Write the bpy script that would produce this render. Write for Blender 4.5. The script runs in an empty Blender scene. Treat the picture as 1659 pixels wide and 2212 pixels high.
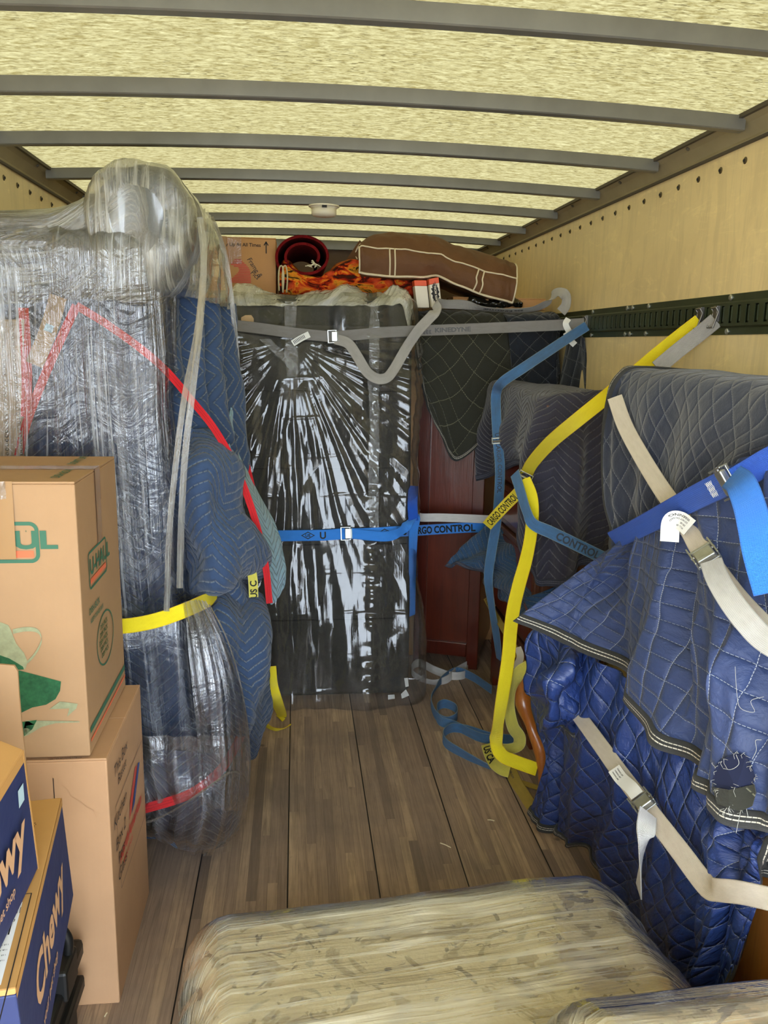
import bpy, bmesh, math, random
import numpy as np
from mathutils import Vector, Matrix, noise
random.seed(11)
PI = math.pi
SC = bpy.context.scene
COL = SC.collection

# ---------------------------------------------------------------- camera
YAW, PITCH, ROLL, FPX = 0.1076, 0.2008, 0.0175, 1780.6
CAM = Vector((-0.1591, 0.0, 1.7941))
_f = Vector((math.sin(YAW)*math.cos(PITCH), math.cos(YAW)*math.cos(PITCH), -math.sin(PITCH)))
_r0 = Vector((math.cos(YAW), -math.sin(YAW), 0)); _u0 = _r0.cross(_f)
_r = _r0*math.cos(ROLL) + _u0*math.sin(ROLL); _u = _u0*math.cos(ROLL) - _r0*math.sin(ROLL)
cd = bpy.data.cameras.new('camera'); cam = bpy.data.objects.new('camera', cd); COL.objects.link(cam)
cam.matrix_world = Matrix(((_r.x, _u.x, -_f.x, CAM.x), (_r.y, _u.y, -_f.y, CAM.y), (_r.z, _u.z, -_f.z, CAM.z), (0, 0, 0, 1)))
cd.sensor_fit = 'HORIZONTAL'; cd.sensor_width = 36.0; cd.lens = 36.0*FPX/1659.0
cd.clip_start = 0.02; cd.clip_end = 200
SC.camera = cam

# ---------------------------------------------------------------- light
SC.view_settings.view_transform = 'Standard'; SC.view_settings.look = 'None'
SC.view_settings.gamma = 1.0; SC.view_settings.use_curve_mapping = False
SC.view_settings.exposure = 0.3
SC.cycles.transparent_max_bounces = 16; SC.cycles.max_bounces = 8
SC.cycles.transmission_bounces = 6; SC.cycles.diffuse_bounces = 4
SC.cycles.sample_clamp_indirect = 6.0
wd = bpy.data.worlds.new('sky'); SC.world = wd; wd.use_nodes = True
_bg = wd.node_tree.nodes['Background']
_bg.inputs[0].default_value = (0.78, 0.88, 1.0, 1); _bg.inputs[1].default_value = 10.0
sd = bpy.data.lights.new('sun', 'SUN'); sd.energy = 5.0; sd.angle = 0.02; sd.color = (1.0, 0.95, 0.86)
so = bpy.data.objects.new('sun', sd); COL.objects.link(so); so.location = (2, 5, 9)
so.rotation_euler = (math.radians(-24), math.radians(14), 0)      # high sun over the front of the truck

def A(px, py, x=None, y=None, z=None):
    """the point of the truck seen at this spot of the photograph, on the plane x=, y= or z="""
    d = _f + _r*((px-829.5)/FPX) - _u*((py-1106)/FPX)
    t = (x-CAM.x)/d.x if x is not None else ((y-CAM.y)/d.y if y is not None else (z-CAM.z)/d.z)
    return CAM + d*t

# ---------------------------------------------------------------- object helpers
WL = {}
def link(name, me, parent=None, loc=None):
    o = bpy.data.objects.new(name, me); COL.objects.link(o)
    w = Vector(loc) if loc is not None else Vector((0, 0, 0))
    if parent is not None:
        o.parent = parent; o.location = w - WL[parent.name]
    else:
        o.location = w
    WL[o.name] = w
    return o
def tag(o, label=None, cat=None, group=None, kind=None):
    if label: o['label'] = label
    if cat: o['category'] = cat
    if group: o['group'] = group
    if kind: o['kind'] = kind
    return o
def thing(name, label, cat, loc=(0, 0, 0), group=None):
    return tag(link(name, None, None, loc), label, cat, group)

class MB:
    def __init__(s): s.v = []; s.f = []; s.uv = []; s.m = []
    def face(s, pts, uvs=None, m=0):
        i = len(s.v); s.v += [Vector(p) for p in pts]; s.f.append(list(range(i, i+len(pts))))
        s.uv.append(uvs or [(0, 0)]*len(pts)); s.m.append(m)
    def box(s, lo, hi, mat=None, m=0):
        """box from lo to hi, optional matrix; uv in metres"""
        lo = Vector(lo); hi = Vector(hi); M = mat or Matrix.Identity(4)
        c = [Vector((x, y, z)) for x in (lo.x, hi.x) for y in (lo.y, hi.y) for z in (lo.z, hi.z)]
        i = len(s.v); s.v += [M @ p for p in c]
        for q, a, b in (((0, 1, 3, 2), 1, 2), ((4, 6, 7, 5), 1, 2), ((0, 4, 5, 1), 0, 2), ((2, 3, 7, 6), 0, 2), ((0, 2, 6, 4), 0, 1), ((1, 5, 7, 3), 0, 1)):
            s.f.append([i+k for k in q]); s.uv.append([(c[k][a], c[k][b]) for k in q]); s.m.append(m)
    def grid(s, P, UV=None, closed=False, m=0, cap=False):
        nr, nc = len(P), len(P[0]); i = len(s.v)
        for r in P: s.v += [Vector(p) for p in r]
        for a in range(nr-1):
            for b in range(nc if closed else nc-1):
                b2 = (b+1) % nc
                s.f.append([i+a*nc+b, i+a*nc+b2, i+(a+1)*nc+b2, i+(a+1)*nc+b])
                if UV is not None:
                    bb = b+1
                    s.uv.append([tuple(UV[a][b]), tuple(UV[a][bb]), tuple(UV[a+1][bb]), tuple(UV[a+1][b])])
                else: s.uv.append([(0, 0)]*4)
                s.m.append(m)
        if cap:
            s.f.append([i+b for b in range(nc)][::-1]); s.uv.append([(0, 0)]*nc); s.m.append(m)
            s.f.append([i+(nr-1)*nc+b for b in range(nc)]); s.uv.append([(0, 0)]*nc); s.m.append(m)
    def tube(s, pts, r, n=10, m=0, closed=False):
        pts = [Vector(p) for p in pts]; k = len(pts); rings = []; up = None
        for j in range(k):
            t = (pts[(j+1) % k]-pts[j-1]) if closed else (pts[min(j+1, k-1)]-pts[max(j-1, 0)])
            t.normalize()
            if up is None: up = Vector((0, 0, 1)) if abs(t.z) < .9 else Vector((1, 0, 0))
            a = t.cross(up).normalized(); b = a.cross(t).normalized(); up = b
            rr = r[j] if isinstance(r, (list, tuple)) else r
            rings.append([pts[j]+(a*math.cos(2*PI*q/n)+b*math.sin(2*PI*q/n))*rr for q in range(n)])
        if closed: rings.append(rings[0])
        s.grid(rings, closed=True, m=m, cap=not closed)
    def disc(s, c, n, r, h, k=14, m=0, dome=False):
        """a short round button on axis n"""
        c = Vector(c); n = Vector(n).normalized(); a = n.orthogonal().normalized(); b = n.cross(a)
        prof = [(r, 0), (r, h*.5), (r*.8, h*.85), (r*.4, h)] if dome else [(r, 0), (r, h*.8), (r*.9, h)]
        rings = [[c+n*z+(a*math.cos(2*PI*q/k)+b*math.sin(2*PI*q/k))*rr for q in range(k)] for rr, z in prof]
        s.grid(rings, closed=True, m=m, cap=True)
    def build(s, name, mats, parent=None, smooth=False, bevel=0, solid=0, loc=None, off=-1, seg=2, sub=0):
        if loc is None:
            if parent is not None: loc = WL[parent.name]
            else:
                xs = [p.x for p in s.v]; ys = [p.y for p in s.v]; zs = [p.z for p in s.v]
                loc = Vector(((min(xs)+max(xs))/2, (min(ys)+max(ys))/2, min(zs)))
        loc = Vector(loc)
        me = bpy.data.meshes.new(name); me.from_pydata([tuple(p-loc) for p in s.v], [], s.f)
        ul = me.uv_layers.new(name='UVMap'); k = 0
        flat = [c for f in s.uv for q in f for c in q]; ul.data.foreach_set('uv', flat)
        for mt in (mats if isinstance(mats, (list, tuple)) else [mats]): me.materials.append(mt)
        me.polygons.foreach_set('material_index', s.m)
        if smooth: me.polygons.foreach_set('use_smooth', [True]*len(s.f))
        me.update()
        bm = bmesh.new(); bm.from_mesh(me); bmesh.ops.remove_doubles(bm, verts=bm.verts, dist=1e-6)
        if not solid: bmesh.ops.recalc_face_normals(bm, faces=bm.faces)
        bm.to_mesh(me); bm.free()
        o = link(name, me, parent, loc)
        if bevel:
            b = o.modifiers.new('bevel', 'BEVEL'); b.width = bevel; b.segments = seg; b.limit_method = 'ANGLE'
        if solid:
            b = o.modifiers.new('solid', 'SOLIDIFY'); b.thickness = solid; b.offset = off
        if sub:
            b = o.modifiers.new('sub', 'SUBSURF'); b.levels = sub; b.render_levels = sub
        return o

def cr(P, n):
    """Catmull-Rom through the points P (k,3) -> n samples"""
    P = np.asarray(P, float); k = len(P)
    if k == 2: 
        t = np.linspace(0, 1, n).reshape((-1,)+(1,)*(P.ndim-1)); return P[0]*(1-t)+P[1]*t
    E = np.concatenate([[2*P[0]-P[1]], P, [2*P[-1]-P[-2]]])
    t = np.linspace(0, k-1-1e-9, n); i = t.astype(int); f = (t-i).reshape((-1,)+(1,)*(P.ndim-1))
    a, b, c, d = E[i], E[i+1], E[i+2], E[i+3]
    return .5*((2*b)+(c-a)*f+(2*a-5*b+4*c-d)*f*f+(3*b-a-3*c+d)*f**3)
def sm(a, b, x):
    t = min(1, max(0, (x-a)/(b-a))); return t*t*(3-2*t)
def nz(x, y, z=0): return noise.noise(Vector((x, y, z)))

def surf(net, nu, nv, fold=None, flip=False):
    """net of world points (rows x cols) -> fine grid displaced along its normal by fold(u, v, p); uv in metres"""
    N = np.array([[tuple(p) for p in r] for r in net], float)
    G = cr(N, nv)                      # along rows
    G = np.stack([cr(G[j], nu) for j in range(nv)])
    du = np.linalg.norm(np.diff(G, axis=1), axis=2).mean(0); dv = np.linalg.norm(np.diff(G, axis=0), axis=2).mean(1)
    cu = np.concatenate([[0], np.cumsum(du)]); cv = np.concatenate([[0], np.cumsum(dv)])
    tu = np.gradient(G, axis=1); tv = np.gradient(G, axis=0)
    nn = np.cross(tu, tv); nn /= (np.linalg.norm(nn, axis=2, keepdims=True)+1e-12)
    if flip: nn = -nn
    if fold:
        for j in range(nv):
            for i in range(nu):
                G[j, i] += nn[j, i]*fold(i/(nu-1), j/(nv-1), G[j, i])
    UV = np.stack(np.meshgrid(cu, cv), axis=2)
    return G, UV
def cloth(name, net, mat, nu=110, nv=110, fold=None, parent=None, flip=False, thick=.007, uvrot=0, back=None):
    G, UV = surf(net, nu, nv, fold, flip)
    if uvrot:
        c, s_ = math.cos(uvrot), math.sin(uvrot); UV = np.stack([UV[..., 0]*c-UV[..., 1]*s_, UV[..., 0]*s_+UV[..., 1]*c], axis=2)
    Gm, Um = (G[:, ::-1], UV[:, ::-1]) if flip else (G, UV)
    mb = MB(); mb.grid([[Vector(p) for p in r] for r in Gm], Um)
    o = mb.build(name, [mat, back or mat], parent, smooth=True, solid=thick)
    if back: o.modifiers['solid'].material_offset = 1
    # solidify keeps normals as given: make them face the camera side
    return o, G, UV
def hem(G, edge, width, mat, parent, thick=.012, name='binding', dens=1):
    """the folded tape sewn round the edge of a quilt: edge in 'bottom','top','left','right'"""
    G = np.asarray(G); T = {'bottom': G[::-1], 'top': G, 'left': G.transpose(1, 0, 2), 'right': G.transpose(1, 0, 2)[::-1]}[edge]
    R = [T[0]]; 
    rows = []
    for c in range(T.shape[1]):
        col = T[:, c]; d = np.concatenate([[0], np.cumsum(np.linalg.norm(np.diff(col, axis=0), axis=1))])
        pts = []
        for w in (-.004, width*.33, width*.66, width):
            pts.append(np.array([np.interp(max(w, 0), d, col[:, k]) for k in range(3)]) + (col[0]-col[1])/(np.linalg.norm(col[0]-col[1])+1e-9)*max(0, -w))
        rows.append(pts)
    L = np.concatenate([[0], np.cumsum(np.linalg.norm(np.diff(T[0], axis=0), axis=1))])
    # lift towards outside: build closed loop of both sides
    n = len(rows); tu = np.gradient(T[0], axis=0); mb = MB(); P = []; UV = []
    for c in range(n):
        a = rows[c]; ac = a[-1]-a[0]; nn = np.cross(tu[c], ac); nn /= (np.linalg.norm(nn)+1e-9)
        h = thick/2
        loop = [a[0]+nn*h, a[1]+nn*h, a[2]+nn*h, a[3]+nn*h*.8, a[3]-nn*h*.8, a[2]-nn*h, a[1]-nn*h, a[0]-nn*h]
        P.append([Vector(q) for q in loop]); UV.append([(L[c], w) for w in (0, .33, .66, 1, 1, .66, .33, 0, 0)])
    mb.grid(P, UV, closed=True, cap=True)
    return mb.build(name, mat, parent, smooth=True)

def cam_w(p, t):
    v = CAM-p; w = t.cross(v); return w.normalized()
class Strap:
    """a webbing ribbon through points; each point Vector or (Vector, width_direction) ; default width faces the aisle"""
    def __init__(s, pts, width=.05, thick=.0028, n=None, tw=None):
        P = [p[0] if isinstance(p, tuple) else p for p in pts]; s.w = width; s.th = thick
        seg = sum((P[i+1]-P[i]).length for i in range(len(P)-1)); n = n or max(24, int(seg/.012)); s.n = n
        C = cr([tuple(p) for p in P], n); C = [Vector(c) for c in C]
        W0 = []
        for i, p in enumerate(pts):
            t = (P[min(i+1, len(P)-1)]-P[max(i-1, 0)]).normalized()
            w = p[1].copy() if isinstance(p, tuple) else cam_w(P[i], t)
            w = (w-t*w.dot(t)).normalized()
            if W0 and w.dot(W0[-1]) < 0: w = -w
            if tw and tw[i]: w = Matrix.Rotation(math.radians(tw[i]), 3, t) @ w
            W0.append(w)
        W = [Vector(w) for w in cr([tuple(w) for w in W0], n)]
        s.C = C; s.T = []; s.W = []; s.N = []; s.S = [0.0]
        for i in range(n):
            t = (C[min(i+1, n-1)]-C[max(i-1, 0)]).normalized(); w = (W[i]-t*W[i].dot(t)).normalized()
            s.T.append(t); s.W.append(w); s.N.append(w.cross(t).normalized())
            if i: s.S.append(s.S[-1]+(C[i]-C[i-1]).length)
    def mesh(s, name, mat, parent=None, label=None, taper=None):
        mb = MB(); P = []; UV = []
        for c, t, w, n, d in zip(s.C, s.T, s.W, s.N, s.S):
            h = s.w/2; k = s.th/2
            if taper: h *= taper(d, s.S[-1])
            P.append([c-w*h+n*k, c+n*k*1.2, c+w*h+n*k, c+w*h-n*k, c-n*k*1.2, c-w*h-n*k])
            UV.append([(d, 0), (d, .5), (d, 1), (d, 1), (d, .5), (d, 0), (d, 0)])
        mb.grid(P, UV, closed=True, cap=True)
        return mb.build(name, mat, parent, smooth=False)
    def at(s, d):
        d = min(max(d, 0), s.S[-1]); i = int(np.searchsorted(s.S, d)); i = min(max(i, 1), s.n-1)
        f = (d-s.S[i-1])/max(1e-9, s.S[i]-s.S[i-1]); L = lambda a: a[i-1].lerp(a[i], f)
        return L(s.C), L(s.T).normalized(), L(s.W).normalized(), L(s.N).normalized()
    def text(s, txt, s0, h, mat, parent, name='lettering', rev=False, flipw=False, sx=1.0, v0=None, bold=.012, side=0):
        """print along the strap from length s0; rev runs the other way. Goes on whichever face looks at the aisle"""
        V, F = glyphs(txt, bold); mb = MB()
        hh = .72; off = (v0 if v0 is not None else 0); out = []
        c, t, w, n = s.at(s0+(-1 if rev else 1)*len(txt)*h*.4); sd = side or (1 if n.dot(CAM-c) > 0 else -1)
        xd = -t if rev else t; us = 1 if w.dot((n*sd).cross(xd)) > 0 else -1
        for x, y in V:
            d = s0+(-x if rev else x)*h*sx/hh
            c, t, w, n = s.at(d)
            out.append(c+w*us*((y/hh-.5)*h+off)+n*sd*(s.th/2*1.25+.0007))
        for f in F: mb.face([out[i] for i in f])
        return mb.build(name, mat, parent)

_gc = {}
def glyphs(txt, bold=.0):
    k = (txt, bold)
    if k in _gc: return _gc[k]
    cu = bpy.data.curves.new('t', 'FONT'); cu.body = txt; cu.size = 1.0; cu.offset = bold; cu.resolution_u = 3
    o = bpy.data.objects.new('t', cu); COL.objects.link(o)
    dg = bpy.context.evaluated_depsgraph_get(); dg.update()
    me = bpy.data.meshes.new_from_object(o.evaluated_get(dg))
    r = ([(v.co.x, v.co.y) for v in me.vertices], [list(p.vertices) for p in me.polygons])
    bpy.data.objects.remove(o); bpy.data.curves.remove(cu); bpy.data.meshes.remove(me)
    _gc[k] = r; return r
def flat_text(txt, o, ux, uy, h, mat, parent, name='lettering', bold=.012, sx=1.0, shear=0, center=False, off=.0012):
    """text printed on a flat face: o = lower left, ux / uy unit directions, h = capital height"""
    V, F = glyphs(txt, bold); mb = MB(); ux = Vector(ux).normalized(); uy = Vector(uy).normalized(); n = ux.cross(uy).normalized()
    k = h/.72; cx = (max(p[0] for p in V)+min(p[0] for p in V))/2 if center else 0
    P = [Vector(o)+ux*((x-cx+shear*y)*k*sx)+uy*(y*k)+n*off for x, y in V]
    for f in F: mb.face([P[i] for i in f])
    return mb.build(name, mat, parent)
def poly(pts, o, ux, uy, mat, parent, name, off=.001):
    mb = MB(); ux = Vector(ux).normalized(); uy = Vector(uy).normalized(); n = ux.cross(uy)
    mb.face([Vector(o)+ux*x+uy*y+n*off for x, y in pts], [(x, y) for x, y in pts])
    return mb.build(name, mat, parent)
def strokes(lines, o, ux, uy, w, mat, parent, name='handwriting', off=.0012):
    """marker-pen lines on a flat face"""
    mb = MB(); ux = Vector(ux).normalized(); uy = Vector(uy).normalized(); n = ux.cross(uy)
    for ln in lines:
        ln = [Vector((a, b, 0)) for a, b in ln]
        for a, b in zip(ln, ln[1:]):
            d = (b-a); l = d.length
            if l < 1e-6: continue
            d /= l; q = Vector((-d.y, d.x, 0))*w/2; a2 = a-d*w*.3; b2 = b+d*w*.3
            mb.face([Vector(o)+ux*p.x+uy*p.y+n*off for p in (a2-q, b2-q, b2+q, a2+q)])
    return mb.build(name, mat, parent)

# ---------------------------------------------------------------- materials
class NT:
    def __init__(s, name):
        s.m = bpy.data.materials.new(name); s.m.use_nodes = True; s.t = s.m.node_tree; s.t.nodes.clear()
        s.out = s.t.nodes.new('ShaderNodeOutputMaterial')
    def n(s, ty, **k):
        nd = s.t.nodes.new(ty)
        for a, b in k.items(): setattr(nd, a, b)
        return nd
    def L(s, a, b): s.t.links.new(a, b)
    def put(s, sock, v):
        if isinstance(v, bpy.types.NodeSocket): s.L(v, sock)
        elif v is not None: sock.default_value = v if not (isinstance(v, tuple) and len(v) == 3 and sock.type == 'RGBA') else v+(1,)
    def M(s, op, a, b=None, c=None, clamp=False):
        nd = s.n('ShaderNodeMath', operation=op, use_clamp=clamp)
        for i, v in enumerate((a, b, c)): s.put(nd.inputs[i], v) if v is not None else None
        return nd.outputs[0]
    def mix(s, f, a, b, mode='MIX'):
        nd = s.n('ShaderNodeMix', data_type='RGBA', blend_type=mode)
        s.put(nd.inputs[0], f); s.put(nd.inputs[6], a); s.put(nd.inputs[7], b); return nd.outputs[2]
    def ramp(s, f, st):
        nd = s.n('ShaderNodeValToRGB'); cr_ = nd.color_ramp
        while len(cr_.elements) < len(st): cr_.elements.new(.5)
        for e, (p, c) in zip(cr_.elements, st):
            e.position = p; e.color = (c+(1,)) if isinstance(c, tuple) else (c, c, c, 1)
        s.put(nd.inputs[0], f); return nd.outputs[0]
    def uv(s): return s.n('ShaderNodeTexCoord').outputs['UV']
    def obj(s): return s.n('ShaderNodeTexCoord').outputs['Object']
    def map(s, v, sc=(1, 1, 1), rot=(0, 0, 0), loc=(0, 0, 0)):
        nd = s.n('ShaderNodeMapping'); s.L(v, nd.inputs[0]); nd.inputs['Scale'].default_value = sc
        nd.inputs['Rotation'].default_value = rot; nd.inputs['Location'].default_value = loc; return nd.outputs[0]
    def noise(s, v, sc=5, det=3, rough=.5, dist=0):
        nd = s.n('ShaderNodeTexNoise'); s.L(v, nd.inputs['Vector']); nd.inputs['Scale'].default_value = sc
        nd.inputs['Detail'].default_value = det; nd.inputs['Roughness'].default_value = rough; nd.inputs['Distortion'].default_value = dist
        return nd.outputs[0]
    def sep(s, v):
        nd = s.n('ShaderNodeSeparateXYZ'); s.L(v, nd.inputs[0]); return nd.outputs
    def comb(s, x, y, z=0.0):
        nd = s.n('ShaderNodeCombineXYZ'); s.put(nd.inputs[0], x); s.put(nd.inputs[1], y); s.put(nd.inputs[2], z); return nd.outputs[0]
    def bump(s, h, dist=.01, st=1.0, nrm=None):
        nd = s.n('ShaderNodeBump'); s.L(h, nd.inputs['Height']); nd.inputs['Distance'].default_value = dist
        nd.inputs['Strength'].default_value = st
        if nrm is not None: s.L(nrm, nd.inputs['Normal'])
        return nd.outputs[0]
    def bsdf(s, col, rough=.5, metal=0, spec=.5, nrm=None, sheen=0, coat=0, alpha=None, aniso=0):
        b = s.n('ShaderNodeBsdfPrincipled'); s.put(b.inputs['Base Color'], col); s.put(b.inputs['Roughness'], rough)
        s.put(b.inputs['Metallic'], metal); s.put(b.inputs['Specular IOR Level'], spec)
        if sheen: b.inputs['Sheen Weight'].default_value = sheen; b.inputs['Sheen Roughness'].default_value = .5
        if coat: b.inputs['Coat Weight'].default_value = coat; b.inputs['Coat Roughness'].default_value = .08
        if nrm is not None: s.L(nrm, b.inputs['Normal'])
        return b.outputs[0]
    def done(s, sh): s.L(sh, s.out.inputs[0]); return s.m

def lin(r, g, b):
    f = lambda c: (c/255/12.92) if c/255 <= .04045 else ((c/255+.055)/1.055)**2.4
    return (f(r), f(g), f(b))
def plain(name, col, rough=.6, metal=0, spec=.5, nscale=0, nvar=.1, bump=0, bscale=200, coat=0):
    t = NT(name); c = col; nr = None; o = t.obj()
    if nscale:
        f = t.noise(o, nscale, 4, .6); c = t.mix(t.ramp(f, [(.3, 0.0), (.7, 1.0)]), tuple(x*(1-nvar) for x in col), tuple(min(1, x*(1+nvar)) for x in col))
    if bump: nr = t.bump(t.noise(o, bscale, 3, .6), bump)
    return t.done(t.bsdf(c, rough, metal, spec, nr, coat=coat))

def quilt(name, col, stitch, pattern='diamond', cell=.075, rough=.8, spec=.3, sheen=.2, wear=.25, puff=.006, crinkle=.5, lw=.014, asp=1.0):
    """quilted moving blanket; uv in metres"""
    t = NT(name); uv = t.uv()
    wob = t.n('ShaderNodeTexNoise'); t.L(uv, wob.inputs['Vector']); wob.inputs['Scale'].default_value = 9; wob.inputs['Detail'].default_value = 2
    wv = t.n('ShaderNodeVectorMath', operation='SCALE'); t.L(wob.outputs['Color'], wv.inputs[0]); wv.inputs['Scale'].default_value = .016
    ad = t.n('ShaderNodeVectorMath', operation='ADD'); t.L(uv, ad.inputs[0]); t.L(wv.outputs[0], ad.inputs[1])
    x, y, _ = t.sep(ad.outputs[0])
    if asp != 1: x = t.M('MULTIPLY', x, asp)
    tri = lambda a: t.M('ABSOLUTE', t.M('SUBTRACT', t.M('MULTIPLY', t.M('FRACT', a), 2.0), 1.0))   # 1 at the line, 0 between
    if pattern == 'diamond':
        a = t.M('DIVIDE', t.M('ADD', x, y), cell*1.414); b = t.M('DIVIDE', t.M('SUBTRACT', x, y), cell*1.414)
        da, db = tri(a), tri(b)
        la = t.M('MULTIPLY', t.M('GREATER_THAN', da, 1-lw*1.6), t.M('GREATER_THAN', t.M('FRACT', t.M('MULTIPLY', b, 8.0)), .28))
        lb = t.M('MULTIPLY', t.M('GREATER_THAN', db, 1-lw*1.6), t.M('GREATER_THAN', t.M('FRACT', t.M('MULTIPLY', a, 8.0)), .28))
        line = t.M('MAXIMUM', la, lb); d = t.M('MAXIMUM', da, db)
    else:
        zz = t.M('MULTIPLY', tri(t.M('DIVIDE', x, cell*2.6)), cell*1.05)
        a = t.M('DIVIDE', t.M('ADD', y, zz), cell*.42)
        d = tri(a)
        line = t.M('MULTIPLY', t.M('GREATER_THAN', d, 1-lw*2.6), t.M('GREATER_THAN', t.M('FRACT', t.M('MULTIPLY', x, 100.0)), .25))
    h = t.M('SUBTRACT', 1.0, t.M('POWER', d, 5.0))
    cr1 = t.noise(uv, 38, 4, .6, .6); cr2 = t.noise(uv, 120, 3, .6)
    hh = t.M('ADD', h, t.M('MULTIPLY', cr1, crinkle))
    nr = t.bump(hh, puff); nr = t.bump(cr2, .0012, 1, nr)
    w1 = t.ramp(t.noise(uv, 3.2, 5, .65, .4), [(.35, 0.0), (.72, 1.0)])
    dirt = tuple(c*.55+.018 for c in col)
    c = t.mix(t.M('MULTIPLY', w1, wear), col, dirt)
    c = t.mix(t.M('MULTIPLY', cr2, .25), c, tuple(min(1, q*1.5+.01) for q in col))
    c = t.mix(t.M('MULTIPLY', line, .8), c, stitch)
    return t.done(t.bsdf(c, rough, 0, spec, nr, sheen=sheen))

def webbing(name, col, dirt=None, rough=.6, amt=.5, edge=None):
    """woven strap; u = metres along, v = 0..1 across"""
    t = NT(name); uv = t.uv(); x, y, _ = t.sep(uv)
    rib = t.M('SINE', t.M('MULTIPLY', x, 2600.0)); rib2 = t.M('SINE', t.M('MULTIPLY', y, 90.0))
    nr = t.bump(t.M('ADD', rib, t.M('MULTIPLY', rib2, .5)), .0004)
    c = col
    v = t.noise(t.comb(t.M('MULTIPLY', x, 14.0), t.M('MULTIPLY', y, 2.2)), 1.2, 5, .65)
    c = t.mix(t.M('MULTIPLY', t.ramp(v, [(.35, 0.0), (.75, 1.0)]), amt), col, dirt or tuple(q*.6 for q in col))
    f = t.M('GREATER_THAN', t.M('ABSOLUTE', t.M('SUBTRACT', y, .5)), .46)
    c = t.mix(t.M('MULTIPLY', f, .55), c, edge or tuple(q*.55 for q in col))
    return t.done(t.bsdf(c, rough, 0, .35, nr, sheen=.1))

def cardboard(name, col=lin(196, 160, 112), var=.12, blotch=None, rough=.75):
    t = NT(name); o = t.obj()
    f = t.noise(o, 6, 5, .6); g = t.noise(t.map(o, (180, 180, 6)), 1, 2, .5)
    c = t.mix(f, tuple(q*(1-var) for q in col), tuple(min(1, q*(1+var)) for q in col))
    c = t.mix(t.M('MULTIPLY', g, .10), c, tuple(q*.75 for q in col))
    nr = t.bump(t.noise(o, 14, 3, .5), .004, .6)
    return t.done(t.bsdf(c, rough, 0, .3, nr))

def wood(name, c1, c2, rough=.35, axis='z', scale=1.0, coat=.2, mottle=.5):
    t = NT(name); o = t.obj()
    sc = {'z': (14, 14, 1.2), 'y': (14, 1.2, 14), 'x': (1.2, 14, 14)}[axis]
    v = t.map(o, tuple(q*scale for q in sc))
    f = t.noise(v, 1.6, 6, .6, 1.4); g = t.noise(t.map(o, (sc[0]*9*scale, sc[1]*9*scale, sc[2]*3*scale)), 1.5, 3, .6)
    h = t.noise(o, 3.5, 3, .5)
    c = t.mix(t.ramp(f, [(.3, 0.0), (.7, 1.0)]), c1, c2)
    c = t.mix(t.M('MULTIPLY', g, .35), c, tuple(q*.45 for q in c1))
    c = t.mix(t.M('MULTIPLY', t.ramp(h, [(.35, 0.0), (.7, 1.0)]), mottle), c, tuple(min(1, q*1.5) for q in c2))
    return t.done(t.bsdf(c, rough, 0, .5, t.bump(g, .0006), coat=coat))

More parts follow.
